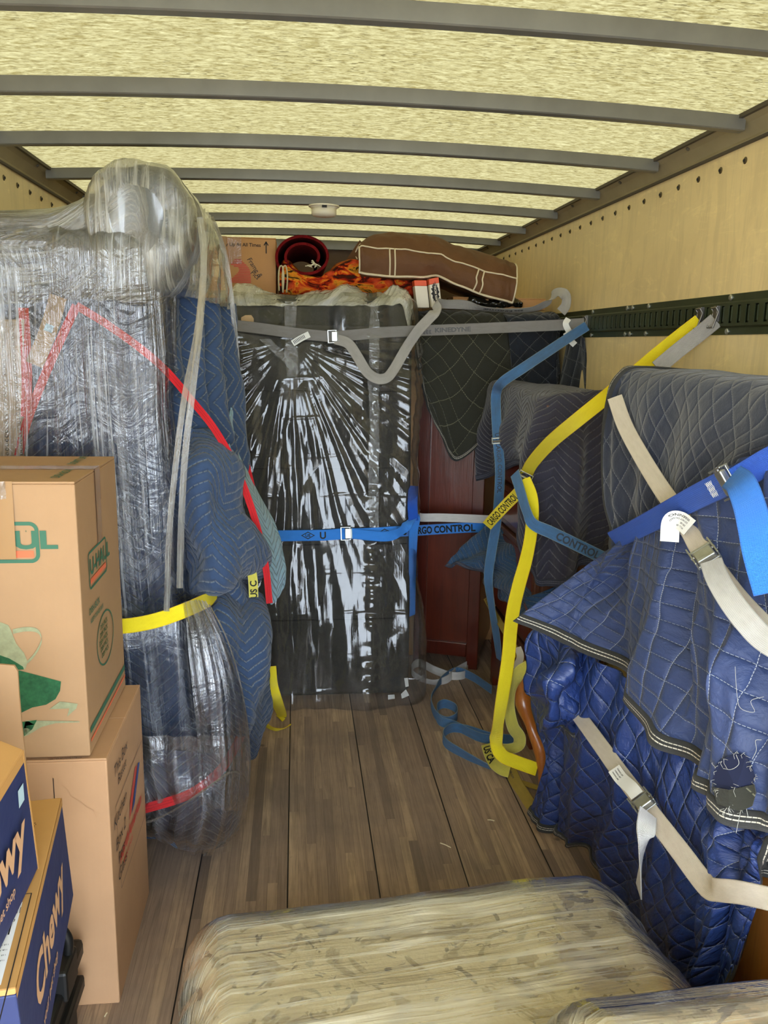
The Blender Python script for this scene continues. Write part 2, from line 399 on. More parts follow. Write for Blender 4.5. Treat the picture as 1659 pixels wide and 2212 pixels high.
def film(name, milky=.12, streak=.5, su=60, sv=1.5, tint=(.93, .94, .92), bumpd=.006, rough=.12, crump=14, gloss=1.0, ang=0, sc2=1.0, lo=.52, hi=.68, swap=False):
    """clear stretch film: see-through, shiny, with pulled whitish streaks; u across the streaks, v along them"""
    t = NT(name); uv = t.uv()
    if swap:
        x_, y_, _ = t.sep(uv); uv = t.comb(y_, x_)
    m = t.map(uv, (su, sv, 1), (0, 0, ang)); m2 = t.map(uv, (su*2.7, sv*2.2, 1), (0, 0, ang+.13)); m3 = t.map(uv, (su*.35, sv*1.2, 1), (0, 0, ang-.22))
    a = t.noise(m, 1, 5, .62, .35); b = t.noise(m2, 1, 3, .6, .25); c3 = t.noise(m3, 1, 4, .6, .6)
    big = t.noise(uv, 3.0*sc2, 3, .55, .8); cr_ = t.noise(uv, crump, 4, .6, 1.2)
    s1 = t.ramp(a, [(lo, 0.0), (hi, 1.0)]); s2 = t.ramp(b, [(lo+.02, 0.0), (hi+.04, 1.0)]); s3 = t.ramp(c3, [(lo, 0.0), (hi+.05, 1.0)])
    mask = t.M('ADD', t.M('MULTIPLY', s1, .5), t.M('MULTIPLY', s2, .4)); mask = t.M('ADD', mask, t.M('MULTIPLY', s3, .35))
    mask = t.M('MULTIPLY', mask, t.ramp(big, [(.28, .25), (.65, 1.0)]))
    fac = t.M('ADD', t.M('MULTIPLY', mask, streak), milky, clamp=True)
    hgt = t.M('ADD', t.M('MULTIPLY', a, 1.0), t.M('ADD', t.M('MULTIPLY', b, .45), t.M('MULTIPLY', cr_, .9)))
    nr = t.bump(hgt, bumpd)
    tr = t.n('ShaderNodeBsdfTransparent'); tr.inputs[0].default_value = (.97, .97, .96, 1)
    mk = t.n('ShaderNodeBsdfTranslucent'); mk.inputs[0].default_value = tint+(1,); t.L(nr, mk.inputs[1])
    df = t.n('ShaderNodeBsdfDiffuse'); df.inputs[0].default_value = tint+(1,); t.L(nr, df.inputs['Normal'])
    md = t.n('ShaderNodeMixShader'); md.inputs[0].default_value = .6; t.L(mk.outputs[0], md.inputs[1]); t.L(df.outputs[0], md.inputs[2])
    m1 = t.n('ShaderNodeMixShader'); t.L(fac, m1.inputs[0]); t.L(tr.outputs[0], m1.inputs[1]); t.L(md.outputs[0], m1.inputs[2])
    gl = t.n('ShaderNodeBsdfGlossy'); gl.inputs['Roughness'].default_value = rough; t.L(nr, gl.inputs['Normal']); gl.inputs['Color'].default_value = (1, 1, 1, 1)
    fr = t.n('ShaderNodeFresnel'); fr.inputs[0].default_value = 1.5; t.L(nr, fr.inputs['Normal'])
    fg = t.M('ADD', t.M('MULTIPLY', fr.outputs[0], 1.6*gloss), .02, clamp=True)
    m3_ = t.n('ShaderNodeMixShader'); t.L(fg, m3_.inputs[0]); t.L(m1.outputs[0], m3_.inputs[1]); t.L(gl.outputs[0], m3_.inputs[2])
    return t.done(m3_.outputs[0])

BLACK = plain('black ink', lin(22, 22, 24), .7)
INK = plain('dark pen ink', lin(40, 36, 36), .6)
STEEL = plain('zinc plated steel', lin(176, 178, 172), .32, .85, .5, 40, .15)
DARKST = plain('tarnished steel', lin(120, 116, 110), .4, .8, .5, 40, .2)
WHITE = plain('white label paper', lin(226, 228, 228), .6)
RED = plain('red printing ink', lin(206, 74, 60), .6)

# ---------------------------------------------------------------- the truck box
HW = 1.23; Y0, Y1 = -0.7, 6.25; ZC = 2.486; ZR = 2.422
def arch(x): return ZC+.03*(1-(x/1.2)**2)
# floor: laminated hardwood planks
t = NT('laminated hardwood floor'); o_ = t.obj(); x, y, z = t.sep(o_)
pl = t.M('DIVIDE', t.M('ADD', x, .1951+.305*6), .3051)
st = t.M('MULTIPLY', pl, 9.0); si = t.M('FLOOR', st)
wn = t.n('ShaderNodeTexWhiteNoise', noise_dimensions='1D'); t.L(si, wn.inputs['W'])
seg = t.M('FLOOR', t.M('ADD', t.M('MULTIPLY', y, .95), t.M('MULTIPLY', wn.outputs[0], 7.0)))
wn2 = t.n('ShaderNodeTexWhiteNoise', noise_dimensions='2D'); t.L(t.comb(si, seg), wn2.inputs['Vector'])
g1 = t.noise(t.comb(t.M('MULTIPLY', x, 70.0), t.M('MULTIPLY', y, 3.0), t.M('MULTIPLY', wn2.outputs[0], 9.0)), 1, 6, .65, 1.0)
g2 = t.noise(t.comb(t.M('MULTIPLY', x, 300.0), t.M('MULTIPLY', y, 9.0), wn2.outputs[0]), 1, 3, .6, .3)
base = t.ramp(wn2.outputs[0], [(0.0, lin(110, 92, 78)), (.15, lin(146, 122, 104)), (.7, lin(172, 144, 118)), (1.0, lin(196, 166, 132))])
c = t.mix(t.ramp(g1, [(.40, 0.0), (.72, .8)]), base, lin(92, 76, 66))
c = t.mix(t.M('MULTIPLY', g2, .35), c, lin(190, 164, 136))
big = t.noise(o_, 2.2, 5, .65); c = t.mix(t.M('MULTIPLY', t.ramp(big, [(.4, 0.0), (.7, 1.0)]), .5), c, lin(98, 88, 80))
scr = t.noise(t.map(o_, (30, 5, 1), (0, 0, .5)), 1.5, 6, .7, 2.0); c = t.mix(t.M('MULTIPLY', t.ramp(scr, [(.62, 0.0), (.72, 1.0)]), .3), c, lin(170, 150, 125))
stn = t.noise(o_, 7, 3, .5); c = t.mix(t.M('MULTIPLY', t.ramp(stn, [(.70, 0.0), (.76, 1.0)]), .8), c, lin(38, 30, 26))
gap = t.M('LESS_THAN', t.M('ABSOLUTE', t.M('SUBTRACT', t.M('FRACT', t.M('ADD', pl, .5)), .5)), .0075)
sgap = t.M('LESS_THAN', t.M('ABSOLUTE', t.M('SUBTRACT', t.M('FRACT', t.M('ADD', st, .5)), .5)), .018)
c = t.mix(t.M('MULTIPLY', sgap, .35), c, lin(50, 40, 34)); c = t.mix(gap, c, lin(18, 14, 12))
hb = t.M('SUBTRACT', t.M('MULTIPLY', g2, .3), t.M('MULTIPLY', gap, 3.0))
FLOOR = t.done(t.bsdf(c, t.M('ADD', t.M('MULTIPLY', g1, .25), .42), 0, .4, t.bump(hb, .0012)))
mb = MB(); mb.box((-HW-.05, Y0-.1, -.12), (HW+.05, Y1+.05, 0)); f = mb.build('floor', FLOOR, loc=(0, 0, 0)); tag(f, kind='structure')

# walls: pale fibreglass-faced plywood, scuffed
def wallmat(name, col, scuff):
    t = NT(name); o = t.obj()
    big = t.noise(t.map(o, (1, .6, 1.4)), 2.2, 5, .6); c = t.mix(t.ramp(big, [(.3, 0.0), (.7, 1.0)]), tuple(q*.9 for q in col), tuple(min(1, q*1.07) for q in col))
    s1 = t.noise(t.map(o, (1, 3, 10), (.4, 0, 0)), 1.0, 6, .75, 2.6); c = t.mix(t.M('MULTIPLY', t.ramp(s1, [(.54, 0.0), (.66, 1.0)]), scuff), c, tuple(min(1, q*1.22) for q in col))
    s2 = t.noise(t.map(o, (1, 9, 1.6)), 1.0, 5, .7, 1.6); c = t.mix(t.M('MULTIPLY', t.ramp(s2, [(.48, 0.0), (.62, 1.0)]), scuff*.8), c, tuple(q*.78 for q in col))
    return t.done(t.bsdf(c, .33, 0, .5, t.bump(t.noise(o, 4, 2, .5), .003)))
WALL = wallmat('scuffed plywood lining', lin(236, 212, 158), .55)
mb = MB(); mb.box((HW, Y0, 0), (HW+.05, Y1, ZC+.03)); wr = mb.build('wall_right', WALL, loc=(HW, 0, 0)); tag(wr, kind='structure')
mb = MB(); mb.box((-HW-.05, Y0, 0), (-HW, Y1, ZC+.03)); wl = mb.build('wall_left', WALL, loc=(-HW, 0, 0)); tag(wl, kind='structure')
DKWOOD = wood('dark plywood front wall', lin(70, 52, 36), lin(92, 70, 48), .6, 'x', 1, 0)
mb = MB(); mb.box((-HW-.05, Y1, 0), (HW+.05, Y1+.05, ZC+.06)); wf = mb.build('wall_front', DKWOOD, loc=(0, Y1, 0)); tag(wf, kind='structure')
# roof skin: translucent fibreglass
t = NT('translucent fibreglass roof'); o_ = t.obj()
fl = t.noise(t.map(o_, (34, 90, 1), (0, 0, .12)), 1.0, 4, .62, .7)
fl2 = t.noise(t.map(o_, (14, 40, 1), (0, 0, -.1)), 1.6, 5, .7, .9); fb = t.noise(o_, 2.0, 4, .6); fd = t.noise(t.map(o_, (34, 120, 1), (0, 0, .05)), 1.0, 3, .5, .4)
c = t.mix(t.ramp(fl2, [(.3, 0.0), (.7, 1.0)]), lin(160, 144, 88), lin(255, 248, 202))
c = t.mix(t.M('MULTIPLY', t.ramp(fl, [(.50, 0.0), (.64, 1.0)]), .6), c, lin(140, 124, 76))
c = t.mix(t.M('MULTIPLY', t.M('MULTIPLY', t.ramp(fd, [(.58, 0.0), (.64, 1.0)]), t.ramp(fb, [(.40, .25), (.6, 1.0)])), .85), c, lin(84, 70, 42))
c = t.mix(t.M('MULTIPLY', fb, .25), c, lin(200, 184, 120))
c = t.mix(1.0, c, (.138, .130, .108), 'MULTIPLY')
tl = t.n('ShaderNodeBsdfTranslucent'); t.L(c, tl.inputs[0])
df = t.n('ShaderNodeBsdfDiffuse'); t.L(c, df.inputs[0])
ms = t.n('ShaderNodeMixShader'); ms.inputs[0].default_value = .28; t.L(tl.outputs[0], ms.inputs[1]); t.L(df.outputs[0], ms.inputs[2])
ROOF = t.done(ms.outputs[0])
mb = MB(); xs = [-1.26+2.52*i/24 for i in range(25)]
mb.grid([[Vector((x, y, arch(x)+.003)) for x in xs] for y in (Y0, 2, 4, Y1+.05)])
rf = mb.build('ceiling', ROOF, loc=(0, 0, ZC)); tag(rf, kind='structure')
# roof bows
RIB = plain('galvanised roof bow', lin(112, 111, 104), .4, .35, .5, 8, .12)
for k in range(-6, 7):
    y = 2.54+.6096*k
    if y > Y1-.1 or y < Y0: continue
    mb = MB(); xs = [-1.19+2.38*i/28 for i in range(29)]
    pr = [(0, 0), (0, -.040), (.004, -.043), (.034, -.043), (.038, -.040), (.038, 0)]
    mb.grid([[Vector((x, y+a, arch(x)+b)) for a, b in pr] for x in xs], closed=True, cap=True)
    q = mb.build('trim_%d' % (k+8), RIB, smooth=False); tag(q, kind='structure')
# cove rails along both roof edges, with clips
RAIL = plain('painted steel roof rail', lin(160, 148, 116), .5, .15, .5, 5, .1)
GROOVE = plain('dark rail gasket', lin(74, 66, 54), .6)  # dark strips standing in for the groove and edge line of the rail
for i, s in enumerate((1, -1)):
    mb = MB(); pr = [(HW-.055, ZC+.016), (HW-.052, ZC-.004), (HW-.030, ZC-.018), (HW-.008, ZR+.012), (HW-.012, ZR+.004), (HW-.010, ZR), (HW, ZR), (HW+.04, ZR+.02), (HW+.04, ZC+.03)]
    mb.grid([[Vector((s*a, y, b)) for a, b in pr] for y in (Y0, Y1)], closed=True, cap=True)
    rl = mb.build('trim_%d' % (20+i), RAIL); tag(rl, kind='structure')
    mb = MB(); mb.box((min(s*(HW-.011), s*HW), Y0, ZR-.006), (max(s*(HW-.011), s*HW), Y1, ZR+.003)); g = mb.build('groove', GROOVE, rl)
    mb = MB(); mb.box((min(s*(HW-.062), s*(HW-.05)), Y0, ZC-.008), (max(s*(HW-.062), s*(HW-.05)), Y1, ZC+.004)); g = mb.build('edge_strip', GROOVE, rl)
    for k in range(9):
        y = 2.3+.61*k+(.12 if s < 0 else 0); mb = MB(); mb.disc((s*(HW-.042), y, ZC-.013), (-s*.6, 0, -.8), .007, .006, 8); mb.build('bolt', DARKST, rl)
# rivets in a row under the rails
RIVH = plain('rivet', lin(96, 84, 60), .4, .6)
yr = A(1612, 330, x=HW); src = None
for s, par in ((1, wr), (-1, wl)):
    for k in range(22):
        y = yr.y+.1524*k
        mb = MB(); c0 = Vector((s*HW, y, 2.372)); mb.disc(c0, (-s, 0, 0), .0105, .004, 12, dome=True); mb.disc(c0+Vector((-s*.002, 0, 0)), (-s, 0, 0), .005, .0045, 8, m=1)
        mb.build('rivet', [RIVH, BLACK], par)
# front end rail
mb = MB(); mb.box((-HW, Y1-.05, ZC-.03), (HW, Y1, ZC+.04)); q = mb.build('trim_30', RIB); tag(q, kind='structure')
# logistics track on the right wall (and its twin on the left)
TRACK = plain('dark green painted steel', lin(52, 60, 38), .45, .2, .5, 9, .25); TDARK = plain('track recess', lin(16, 18, 12), .7)
ZT0, ZT1 = 1.8429, 1.9702
V3 = lambda *a: Vector(a)
def track(s, y0, y1, nm):
    e = thing('logistics_track', nm, 'rail', (s*HW, (y0+y1)/2, ZT0))
    X = lambda d: s*(HW-d)
    def bx(mb, d0, d1, a, b, z0, z1): mb.box((min(X(d0), X(d1)), a, z0), (max(X(d0), X(d1)), b, z1))
    mb = MB(); bx(mb, 0, .003, y0, y1, ZT0, ZT0+.022); bx(mb, 0, .003, y0, y1, ZT1-.022, ZT1)
    zc0, zc1 = ZT0+.022, ZT1-.022; zs0, zs1 = zc0+.014, zc1-.014
    for z0, z1, w in ((zc0, zs0, 1), (zs1, zc1, -1)):
        pts = [(.003, z0 if w == 1 else z1), (.013, (z0+.006) if w == 1 else (z1-.006)), (.013, z1 if w == 1 else z0)]
        mb.grid([[Vector((X(d), y, z)) for d, z in pts] for y in (y0, y1)])
    n = int((y1-y0)/.0508)
    for k in range(n+1):
        ya = y0+k*.0508; bx(mb, .010, .013, ya, min(ya+.030, y1), zs0, zs1)
    mb.build('channel', TRACK, e)
    mb = MB(); bx(mb, .0005, .0025, y0, y1, zs0-.006, zs1+.006); mb.build('back_plate', TDARK, e)
    mb = MB(); pr = []
    for k in range(n):
        ya = y0+k*.0508+.030; pr += [(ya-.0004, .0032), (ya, .0145), (ya+.0045, .0145), (ya+.0049, .0032)]
    mb.grid([[V3(X(d), y, z) for y, d in pr] for z in (zs0+.006, zs1-.004)])
    mb.build('louvre_panel', TRACK, e)
    return e
tr = track(1, .6, 5.6, 'dark green slotted steel track bolted along the right wall')
for px, py in ((1580, 638), (1402, 660), (1367, 664), (1356, 665), (1281, 674), (1571, 718), (1395, 723), (1361, 724), (1350, 724), (1277, 727)):
    p = A(px, py, x=HW-.003); p.z = ZT1-.011 if py < 700 else ZT0+.011
    mb = MB(); mb.disc(p, (-1, 0, 0), .010, .006, 12, dome=True); mb.build('bolt', STEEL, tr)
# dome lamp under a roof bow
LAMPW = plain('cream plastic lamp housing', lin(222, 214, 190), .35)
p = A(700, 436, y=4.38); lamp = thing('ceiling_lamp', 'round white dome lamp fixed under a roof bow', 'lamp', (p.x, 4.39, 2.40))
zt = arch(p.x)-.043
def lathe(mb, c, prof, n=28, m=0):
    c = Vector(c); mb.grid([[c+Vector((r*math.cos(2*PI*k/n), r*math.sin(2*PI*k/n), z)) for k in range(n)] for r, z in prof], closed=True, m=m, cap=True)
mb = MB(); lathe(mb, (p.x, 4.39, zt), [(.078, 0), (.078, -.006), (.070, -.010), (.064, -.016)]); mb.build('mounting_ring', LAMPW, lamp, smooth=False)
mb = MB(); lathe(mb, (p.x, 4.39, zt), [(.064, -.012), (.063, -.040), (.056, -.050), (.03, -.055), (.005, -.056)]); mb.build('lens', LAMPW, lamp, smooth=True)
mb = MB(); mb.box((p.x-.012, 4.315, zt-.018), (p.x+.012, 4.33, zt-.002)); mb.build('switch', BLACK, lamp)
# unseen ground outside behind the truck, paled to bounce more daylight in
PALEGND = plain('pale outside ground', lin(176, 172, 166), .9, 0, .2, 20, .2)
mb = MB(); mb.box((-30, -40, -1.1), (30, Y0-.4, -.95)); q = mb.build('floor_outside', PALEGND); tag(q, kind='structure')
# debris
STRAW = plain('pale splinter', lin(226, 214, 176), .7)
for i, (pa, pb, lab) in enumerate((((951, 1821), (974, 1831), 'pale wooden splinter lying on the floor boards, the longer one'),
                              ((1053, 1771), (1068, 1773), 'scrap of pale string on the floor beside the blue quilt'),
                              ((226, 2196), (231, 2188), 'tiny pale wood chip on the floor beside the tall carton'))):
    a = A(*pa, z=.002); b = A(*pb, z=.002); mb = MB(); mb.tube([a, (a+b)/2+Vector((0, .001, .001)), b], .0018, 6)
    tag(mb.build(('wood_splinter', 'string_scrap', 'wood_chip')[i], STRAW), lab, 'debris')

# ---------------------------------------------------------------- shared materials of the load
STITCH = lin(186, 192, 200)
Q_DIMNAVY = quilt('navy quilted blanket', lin(42, 48, 64), lin(150, 154, 160), 'diamond', .064, .85, .2, .25, .35, .003, .6, .009, 1.35)  # duller navy: the weaker daylight higher up is put into this colour
Q_LITBLUE = quilt('blue quilted blanket', lin(46, 62, 104), STITCH, 'diamond', .050, .55, .4, .1, .45, .006, .8, .013)  # bluer tone: daylight on the flared lower part is put into this colour
Q_SHINY = quilt('bright blue quilted blanket', lin(38, 60, 118), STITCH, 'diamond', .060, .38, .5, 0, .3, .006, 1.1, .013)
Q_OLIVE = quilt('black olive quilted blanket', lin(44, 44, 36), lin(120, 118, 96), 'diamond', .092, .85, .2, .2, .2, .006, .5, .02)
Q_DNAVY = quilt('dark navy quilted blanket', lin(34, 38, 46), lin(104, 106, 108), 'diamond', .08, .85, .2, .2, .2, .006, .5, .02)
Q_SLATE = quilt('faded slate quilted blanket', lin(54, 53, 66), lin(88, 86, 98), 'zigzag', .075, .9, .15, .3, .3, .005, .5, .05)
Q_STEEL = quilt('steel blue quilted blanket', lin(42, 70, 102), lin(96, 118, 138), 'zigzag', .07, .8, .2, .2, .3, .006, .6, .05)
Q_MOVER = quilt('blue zigzag quilted blanket', lin(46, 66, 96), lin(112, 126, 140), 'zigzag', .074, .8, .25, .2, .3, .007, .5, .05)
Q_PALE = quilt('pale blue blanket lining', lin(128, 160, 176), lin(140, 168, 180), 'zigzag', .07, .75, .25, .2, .3, .006, .6, .05)
def tape_mat(name, col, line):
    t = NT(name); uv = t.uv(); x, y, _ = t.sep(uv)
    l1 = t.M('LESS_THAN', t.M('ABSOLUTE', t.M('SUBTRACT', y, .34)), .04); l2 = t.M('LESS_THAN', t.M('ABSOLUTE', t.M('SUBTRACT', y, .62)), .04)
    ln = t.M('MULTIPLY', t.M('MAXIMUM', l1, l2), t.M('GREATER_THAN', t.M('FRACT', t.M('MULTIPLY', x, 90.0)), .12))
    f = t.noise(uv, 30, 4, .6); c = t.mix(f, tuple(q*.8 for q in col), tuple(min(1, q*1.25) for q in col))
    return t.done(t.bsdf(t.mix(t.M('MULTIPLY', ln, .9), c, line), .8, 0, .2, t.bump(f, .002), sheen=.1))
BIND_BLACK = tape_mat('black hem tape', lin(52, 52, 50), lin(214, 208, 190))
BIND_RED = tape_mat('red hem tape', lin(200, 34, 40), lin(168, 28, 34))
BIND_NAVY = tape_mat('slate hem tape', lin(56, 58, 72), lin(110, 112, 124))
W_YEL = webbing('yellow webbing', lin(246, 226, 30), lin(226, 200, 30), .55, .35, lin(222, 168, 24))
W_PYEL = webbing('faded yellow webbing', lin(216, 204, 84), lin(190, 180, 80), .65, .6, lin(214, 208, 150))
W_OYEL = webbing('dirty yellow webbing', lin(178, 150, 52), lin(150, 126, 50), .7, .6)
W_GREY = webbing('grey webbing', lin(142, 138, 134), lin(112, 108, 102), .6, .4)
W_GREY2 = webbing('light grey webbing', lin(176, 172, 164), lin(146, 142, 132), .6, .5)
W_TAN = webbing('cream webbing', lin(214, 202, 182), lin(186, 170, 146), .6, .5)
W_WHITE = webbing('white webbing', lin(222, 220, 216), lin(184, 180, 176), .6, .5)
W_SKY = webbing('bright blue webbing', lin(58, 140, 232), lin(42, 116, 206), .5, .3, lin(40, 104, 190))
W_ROYAL = webbing('royal blue webbing', lin(20, 82, 186), lin(14, 62, 150), .5, .4, lin(12, 54, 130))
W_FADE = webbing('faded blue webbing', lin(72, 118, 164), lin(70, 92, 112), .75, .7, lin(150, 166, 156))
TAGW = plain('white sewn label', lin(226, 226, 220), .6)

def ridge4(x): return (1-abs(2*(x-math.floor(x))-1))**1.6
def clamp01(a): return max(0., min(1., a))

# ---------------------------------------------------------------- right: tall oak furniture under blankets
OAK = wood('golden oak', lin(190, 110, 40), lin(216, 142, 66), .35, 'z', 1, .3, .3)
OAKD = wood('darker oak', lin(150, 84, 34), lin(176, 104, 48), .4, 'z', 1, .2, .3)
oak = thing('oak_cabinet', 'golden oak cabinet side showing below the nearest blue blanket', 'cabinet', (1.02, 1.4, 0))
mb = MB(); mb.box((.86, 1.02, .06), (1.21, 1.78, 1.68)); mb.build('body', OAK, oak, bevel=.008)
mb = MB()
for a, b, z0, z1 in ((1.02, 1.10, .06, 1.68), (1.70, 1.78, .06, 1.68), (1.10, 1.70, .06, .16), (1.10, 1.70, 1.58, 1.68), (1.10, 1.70, .80, .86)):
    mb.box((.848, a, z0), (.862, b, z1))
mb.build('frame', OAK, oak, bevel=.003)
for a, b in ((1.02, 1.12), (1.68, 1.78)):
    for x in (.86, 1.13):
        mb = MB(); mb.box((x, a, 0), (x+.08, b, .06)); mb.build('foot', OAKD, oak, bevel=.006)
mb = MB(); mb.box((.84, 1.0, 1.68), (1.215, 1.80, 1.70)); mb.build('top', OAKD, oak, bevel=.005)

bk_ = thing('dark_filler', 'added dark block inside the blankets that keeps the gap dark, behind the lower white cam strap', 'dark_filler', (1.08, 2.1, 0))  # added dark filler: keeps the gap black and carries the blankets
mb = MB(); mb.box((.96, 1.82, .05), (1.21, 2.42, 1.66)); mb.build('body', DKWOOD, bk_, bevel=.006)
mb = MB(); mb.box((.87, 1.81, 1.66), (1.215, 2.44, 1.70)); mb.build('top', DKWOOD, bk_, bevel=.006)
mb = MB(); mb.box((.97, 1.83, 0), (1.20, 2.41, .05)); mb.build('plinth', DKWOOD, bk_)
# the upper dark quilt and its flared skirt, one blanket cinched by the strap, its daylight change put into two colours
def col(px_list, x=None, y=None):
    out = []
    for q in px_list:
        if len(q) == 3: out.append(A(q[0], q[1], **q[2]))
        else: out.append(A(q[0], q[1], x=x, y=y))
    return out
X_ = lambda px, py, x: A(px, py, x=x)
Y_ = lambda px, py, y: A(px, py, y=y)
def V(*a): return Vector(a)
top_y = [2.50, 2.36, 2.12, 1.86, 1.62, 1.42, 1.15]
cols = []
strapp = [(1325, 1165), (1362, 1150), (1415, 1125), (1475, 1093), (1540, 1057), (1605, 1020), (1720, 975)]
mid = [Y_(1262, 1225, 2.42), Y_(1318, 1250, 2.36), X_(1392, 1290, .77), X_(1478, 1310, .755), X_(1562, 1320, .755), X_(1650, 1330, .76), X_(1800, 1320, .78)]
mid2 = [Y_(1185, 1283, 2.44), Y_(1286, 1325, 2.36), X_(1380, 1410, .735), X_(1480, 1470, .72), X_(1565, 1530, .72), X_(1650, 1580, .73), X_(1800, 1600, .76)]
hemp = [Y_(1110, 1340, 2.45), Y_(1262, 1402, 2.36), X_(1378, 1520, .725), X_(1462, 1640, .715), X_(1545, 1725, .72), X_(1640, 1795, .74), X_(1790, 1850, .77)]
for i, y in enumerate(top_y):
    sp = X_(*strapp[i], .80)
    cols.append([V(1.225, y, 1.715), V(1.05, y, 1.73+.01*math.sin(i*2.1)), V(.90, y, 1.735), V(.838, y, 1.715), V(.815, y, 1.63), V(.81, y*.4+sp.y*.6 if i else y, 1.63*.5+sp.z*.5), sp, mid[i], mid2[i], hemp[i]])
rows_up = [[cols[c][r] for c in range(7)] for r in range(7)]
rows_up.append([cols[c][6]+V(.02, 0, -.05) for c in range(7)])
def f_up(u, v, p):
    a = sm(.3, .75, v)*(.010*math.sin(u*31+nz(u*4, v*3)*2.5)+.010*nz(u*9, v*2.5, 5))+.006*nz(u*14, v*8, 3)+.010*nz(u*5, v*4, 9)
    a += .012*max(0, 1-u/.12)*math.sin(u*90)*sm(.3, .6, v)
    return a-.012*math.exp(-((v-.83)/.03)**2)
blk, G1, _ = cloth('moving_blanket', rows_up, Q_DIMNAVY, 200, 170, f_up, flip=True, back=Q_LITBLUE)
tag(blk, 'dark navy diamond-quilted blanket, toned down for dimmer light, over the tall cabinet at the right, above the royal blue strap', 'blanket')
hem(G1[:, ::-1], 'right', .03, BIND_BLACK, blk, .012)
rows_lo = [[cols[c][6]+V(-.004, 0, .03) for c in range(7)], [cols[c][6]+V(-.012, 0, -.03) for c in range(7)]]+[[cols[c][r] for c in range(7)] for r in (7, 8, 9)]
def f_lo(u, v, p):
    g = sm(.06, .4, v); ph = u*20+1.1*math.sin(v*4)+1.6*nz(u*3, v*1.5, 1)
    a = g*(.036*math.sin(ph)+.012*math.sin(ph*2.17+1.2)+.006*math.sin(u*75+3*nz(u*6, v*2, 4)))*sm(0, .10, u)*(.6+.4*v)
    a += g*.030*(ridge4((u+.18*v)*5.5+.8*nz(u*2, v*1.2, 8))-.4)*sm(0, .15, u)
    a += (1-g)*.008*math.sin(u*70)
    return a+.006*nz(u*16, v*9, 3)+.014*nz(u*5, v*4, 9)
blk2, G2, _ = cloth('moving_blanket', rows_lo, Q_LITBLUE, 240, 200, f_lo, flip=True, uvrot=.55, back=Q_LITBLUE)
tag(blk2, 'torn blue diamond-quilted blanket, toned brighter for daylight, flaring from under the royal blue strap, black-taped corner sticking out', 'blanket')
hem(G2, 'bottom', .034, BIND_BLACK, blk2, .014)

# lowest, shinier blanket hanging to the floor
yz = lambda px, py, y: A(px, py, y=y)
zz_ = lambda px, py, z: A(px, py, z=z)
c3 = [
 [X_(1160, 1350, .70), X_(1150, 1450, .72), X_(1168, 1570, .76), X_(1190, 1650, .77), zz_(1148, 1745, .03)],
 [X_(1230, 1390, .74), X_(1225, 1480, .74), X_(1222, 1600, .77), X_(1205, 1710, .77), zz_(1185, 1800, .03)],
 [X_(1300, 1440, .76), X_(1300, 1560, .76), X_(1300, 1680, .77), X_(1272, 1770, .79), zz_(1245, 1822, .03)],
 [X_(1375, 1500, .78), X_(1375, 1640, .77), X_(1360, 1780, .79), X_(1320, 1870, .81), zz_(1335, 1975, .03)],
 [X_(1450, 1590, .80), X_(1455, 1730, .78), X_(1445, 1880, .79), X_(1420, 2000, .80), zz_(1410, 2110, .04)],
 [X_(1530, 1690, .80), X_(1535, 1800, .77), X_(1530, 1930, .75), X_(1500, 2050, .76), X_(1470, 2130, .77)],
 [X_(1600, 1750, .80), X_(1600, 1820, .77), X_(1595, 1900, .75), X_(1560, 2030, .76), X_(1520, 2185, .77)],
 [X_(1690, 1810, .80), X_(1668, 1850, .79), X_(1638, 1890, .79), X_(1612, 2000, .79), X_(1560, 2180, .79)],
]
net = [[c3[c][r] for c in range(8)] for r in range(5)]
for q in net[0]: q.x += .02
def f_3(u, v, p):
    ph = u*34+1.5*nz(u*3, v*1.5, 11)+.8*math.sin(v*3)
    a = (.024*math.sin(ph)+.010*math.sin(ph*2.3+.7)+.005*math.sin(u*120+4*nz(u*8, v*3, 2)))*(.6+.4*v)
    a -= .015*math.exp(-((u-.45)/.06)**2)*sm(.25, .7, v)
    return a+.006*nz(u*20, v*10, 3)+.012*nz(u*6, v*4, 19)
blk3, G3, _ = cloth('moving_blanket', net, Q_SHINY, 260, 180, f_3, flip=True, uvrot=.2)
tag(blk3, 'bright shiny blue quilted blanket hanging to the floor behind the lower white cam strap', 'blanket')
hem(G3, 'bottom', .03, BIND_BLACK, blk3, .013); hem(G3, 'right', .032, BIND_BLACK, blk3, .013)
# bunched pocket of the same kind of blanket poking out at the left
c4 = [
 [yz(1158, 1352, 2.66), yz(1200, 1350, 2.60), yz(1250, 1375, 2.52), yz(1290, 1420, 2.45)],
 [yz(1142, 1430, 2.62), yz(1190, 1430, 2.42), yz(1235, 1440, 2.38), yz(1290, 1480, 2.42)],
 [yz(1138, 1490, 2.60), yz(1185, 1490, 2.36), yz(1235, 1505, 2.36), yz(1275, 1520, 2.42)],
 [yz(1160, 1545, 2.60), yz(1195, 1555, 2.40), yz(1230, 1560, 2.38), yz(1256, 1535, 2.44)],
 [yz(1172, 1555, 2.66), yz(1205, 1582, 2.52), yz(1240, 1578, 2.48), yz(1256, 1545, 2.50)]]
def f_4(u, v, p):
    return .02*math.sin(u*11+v*7+2*nz(u*3, v*3, 4))+.012*math.sin(v*16+u*5)+.008*nz(u*12, v*12, 8)+.02*nz(u*4, v*4, 8)
blk4, G4, _ = cloth('moving_blanket', c4, Q_SHINY, 110, 110, f_4, flip=True, uvrot=.4)
tag(blk4, 'bunched pocket of shiny blue quilting tucked under the corner of the flared blanket', 'blanket')
hem(G4, 'bottom', .02, BIND_BLACK, blk4, .012)
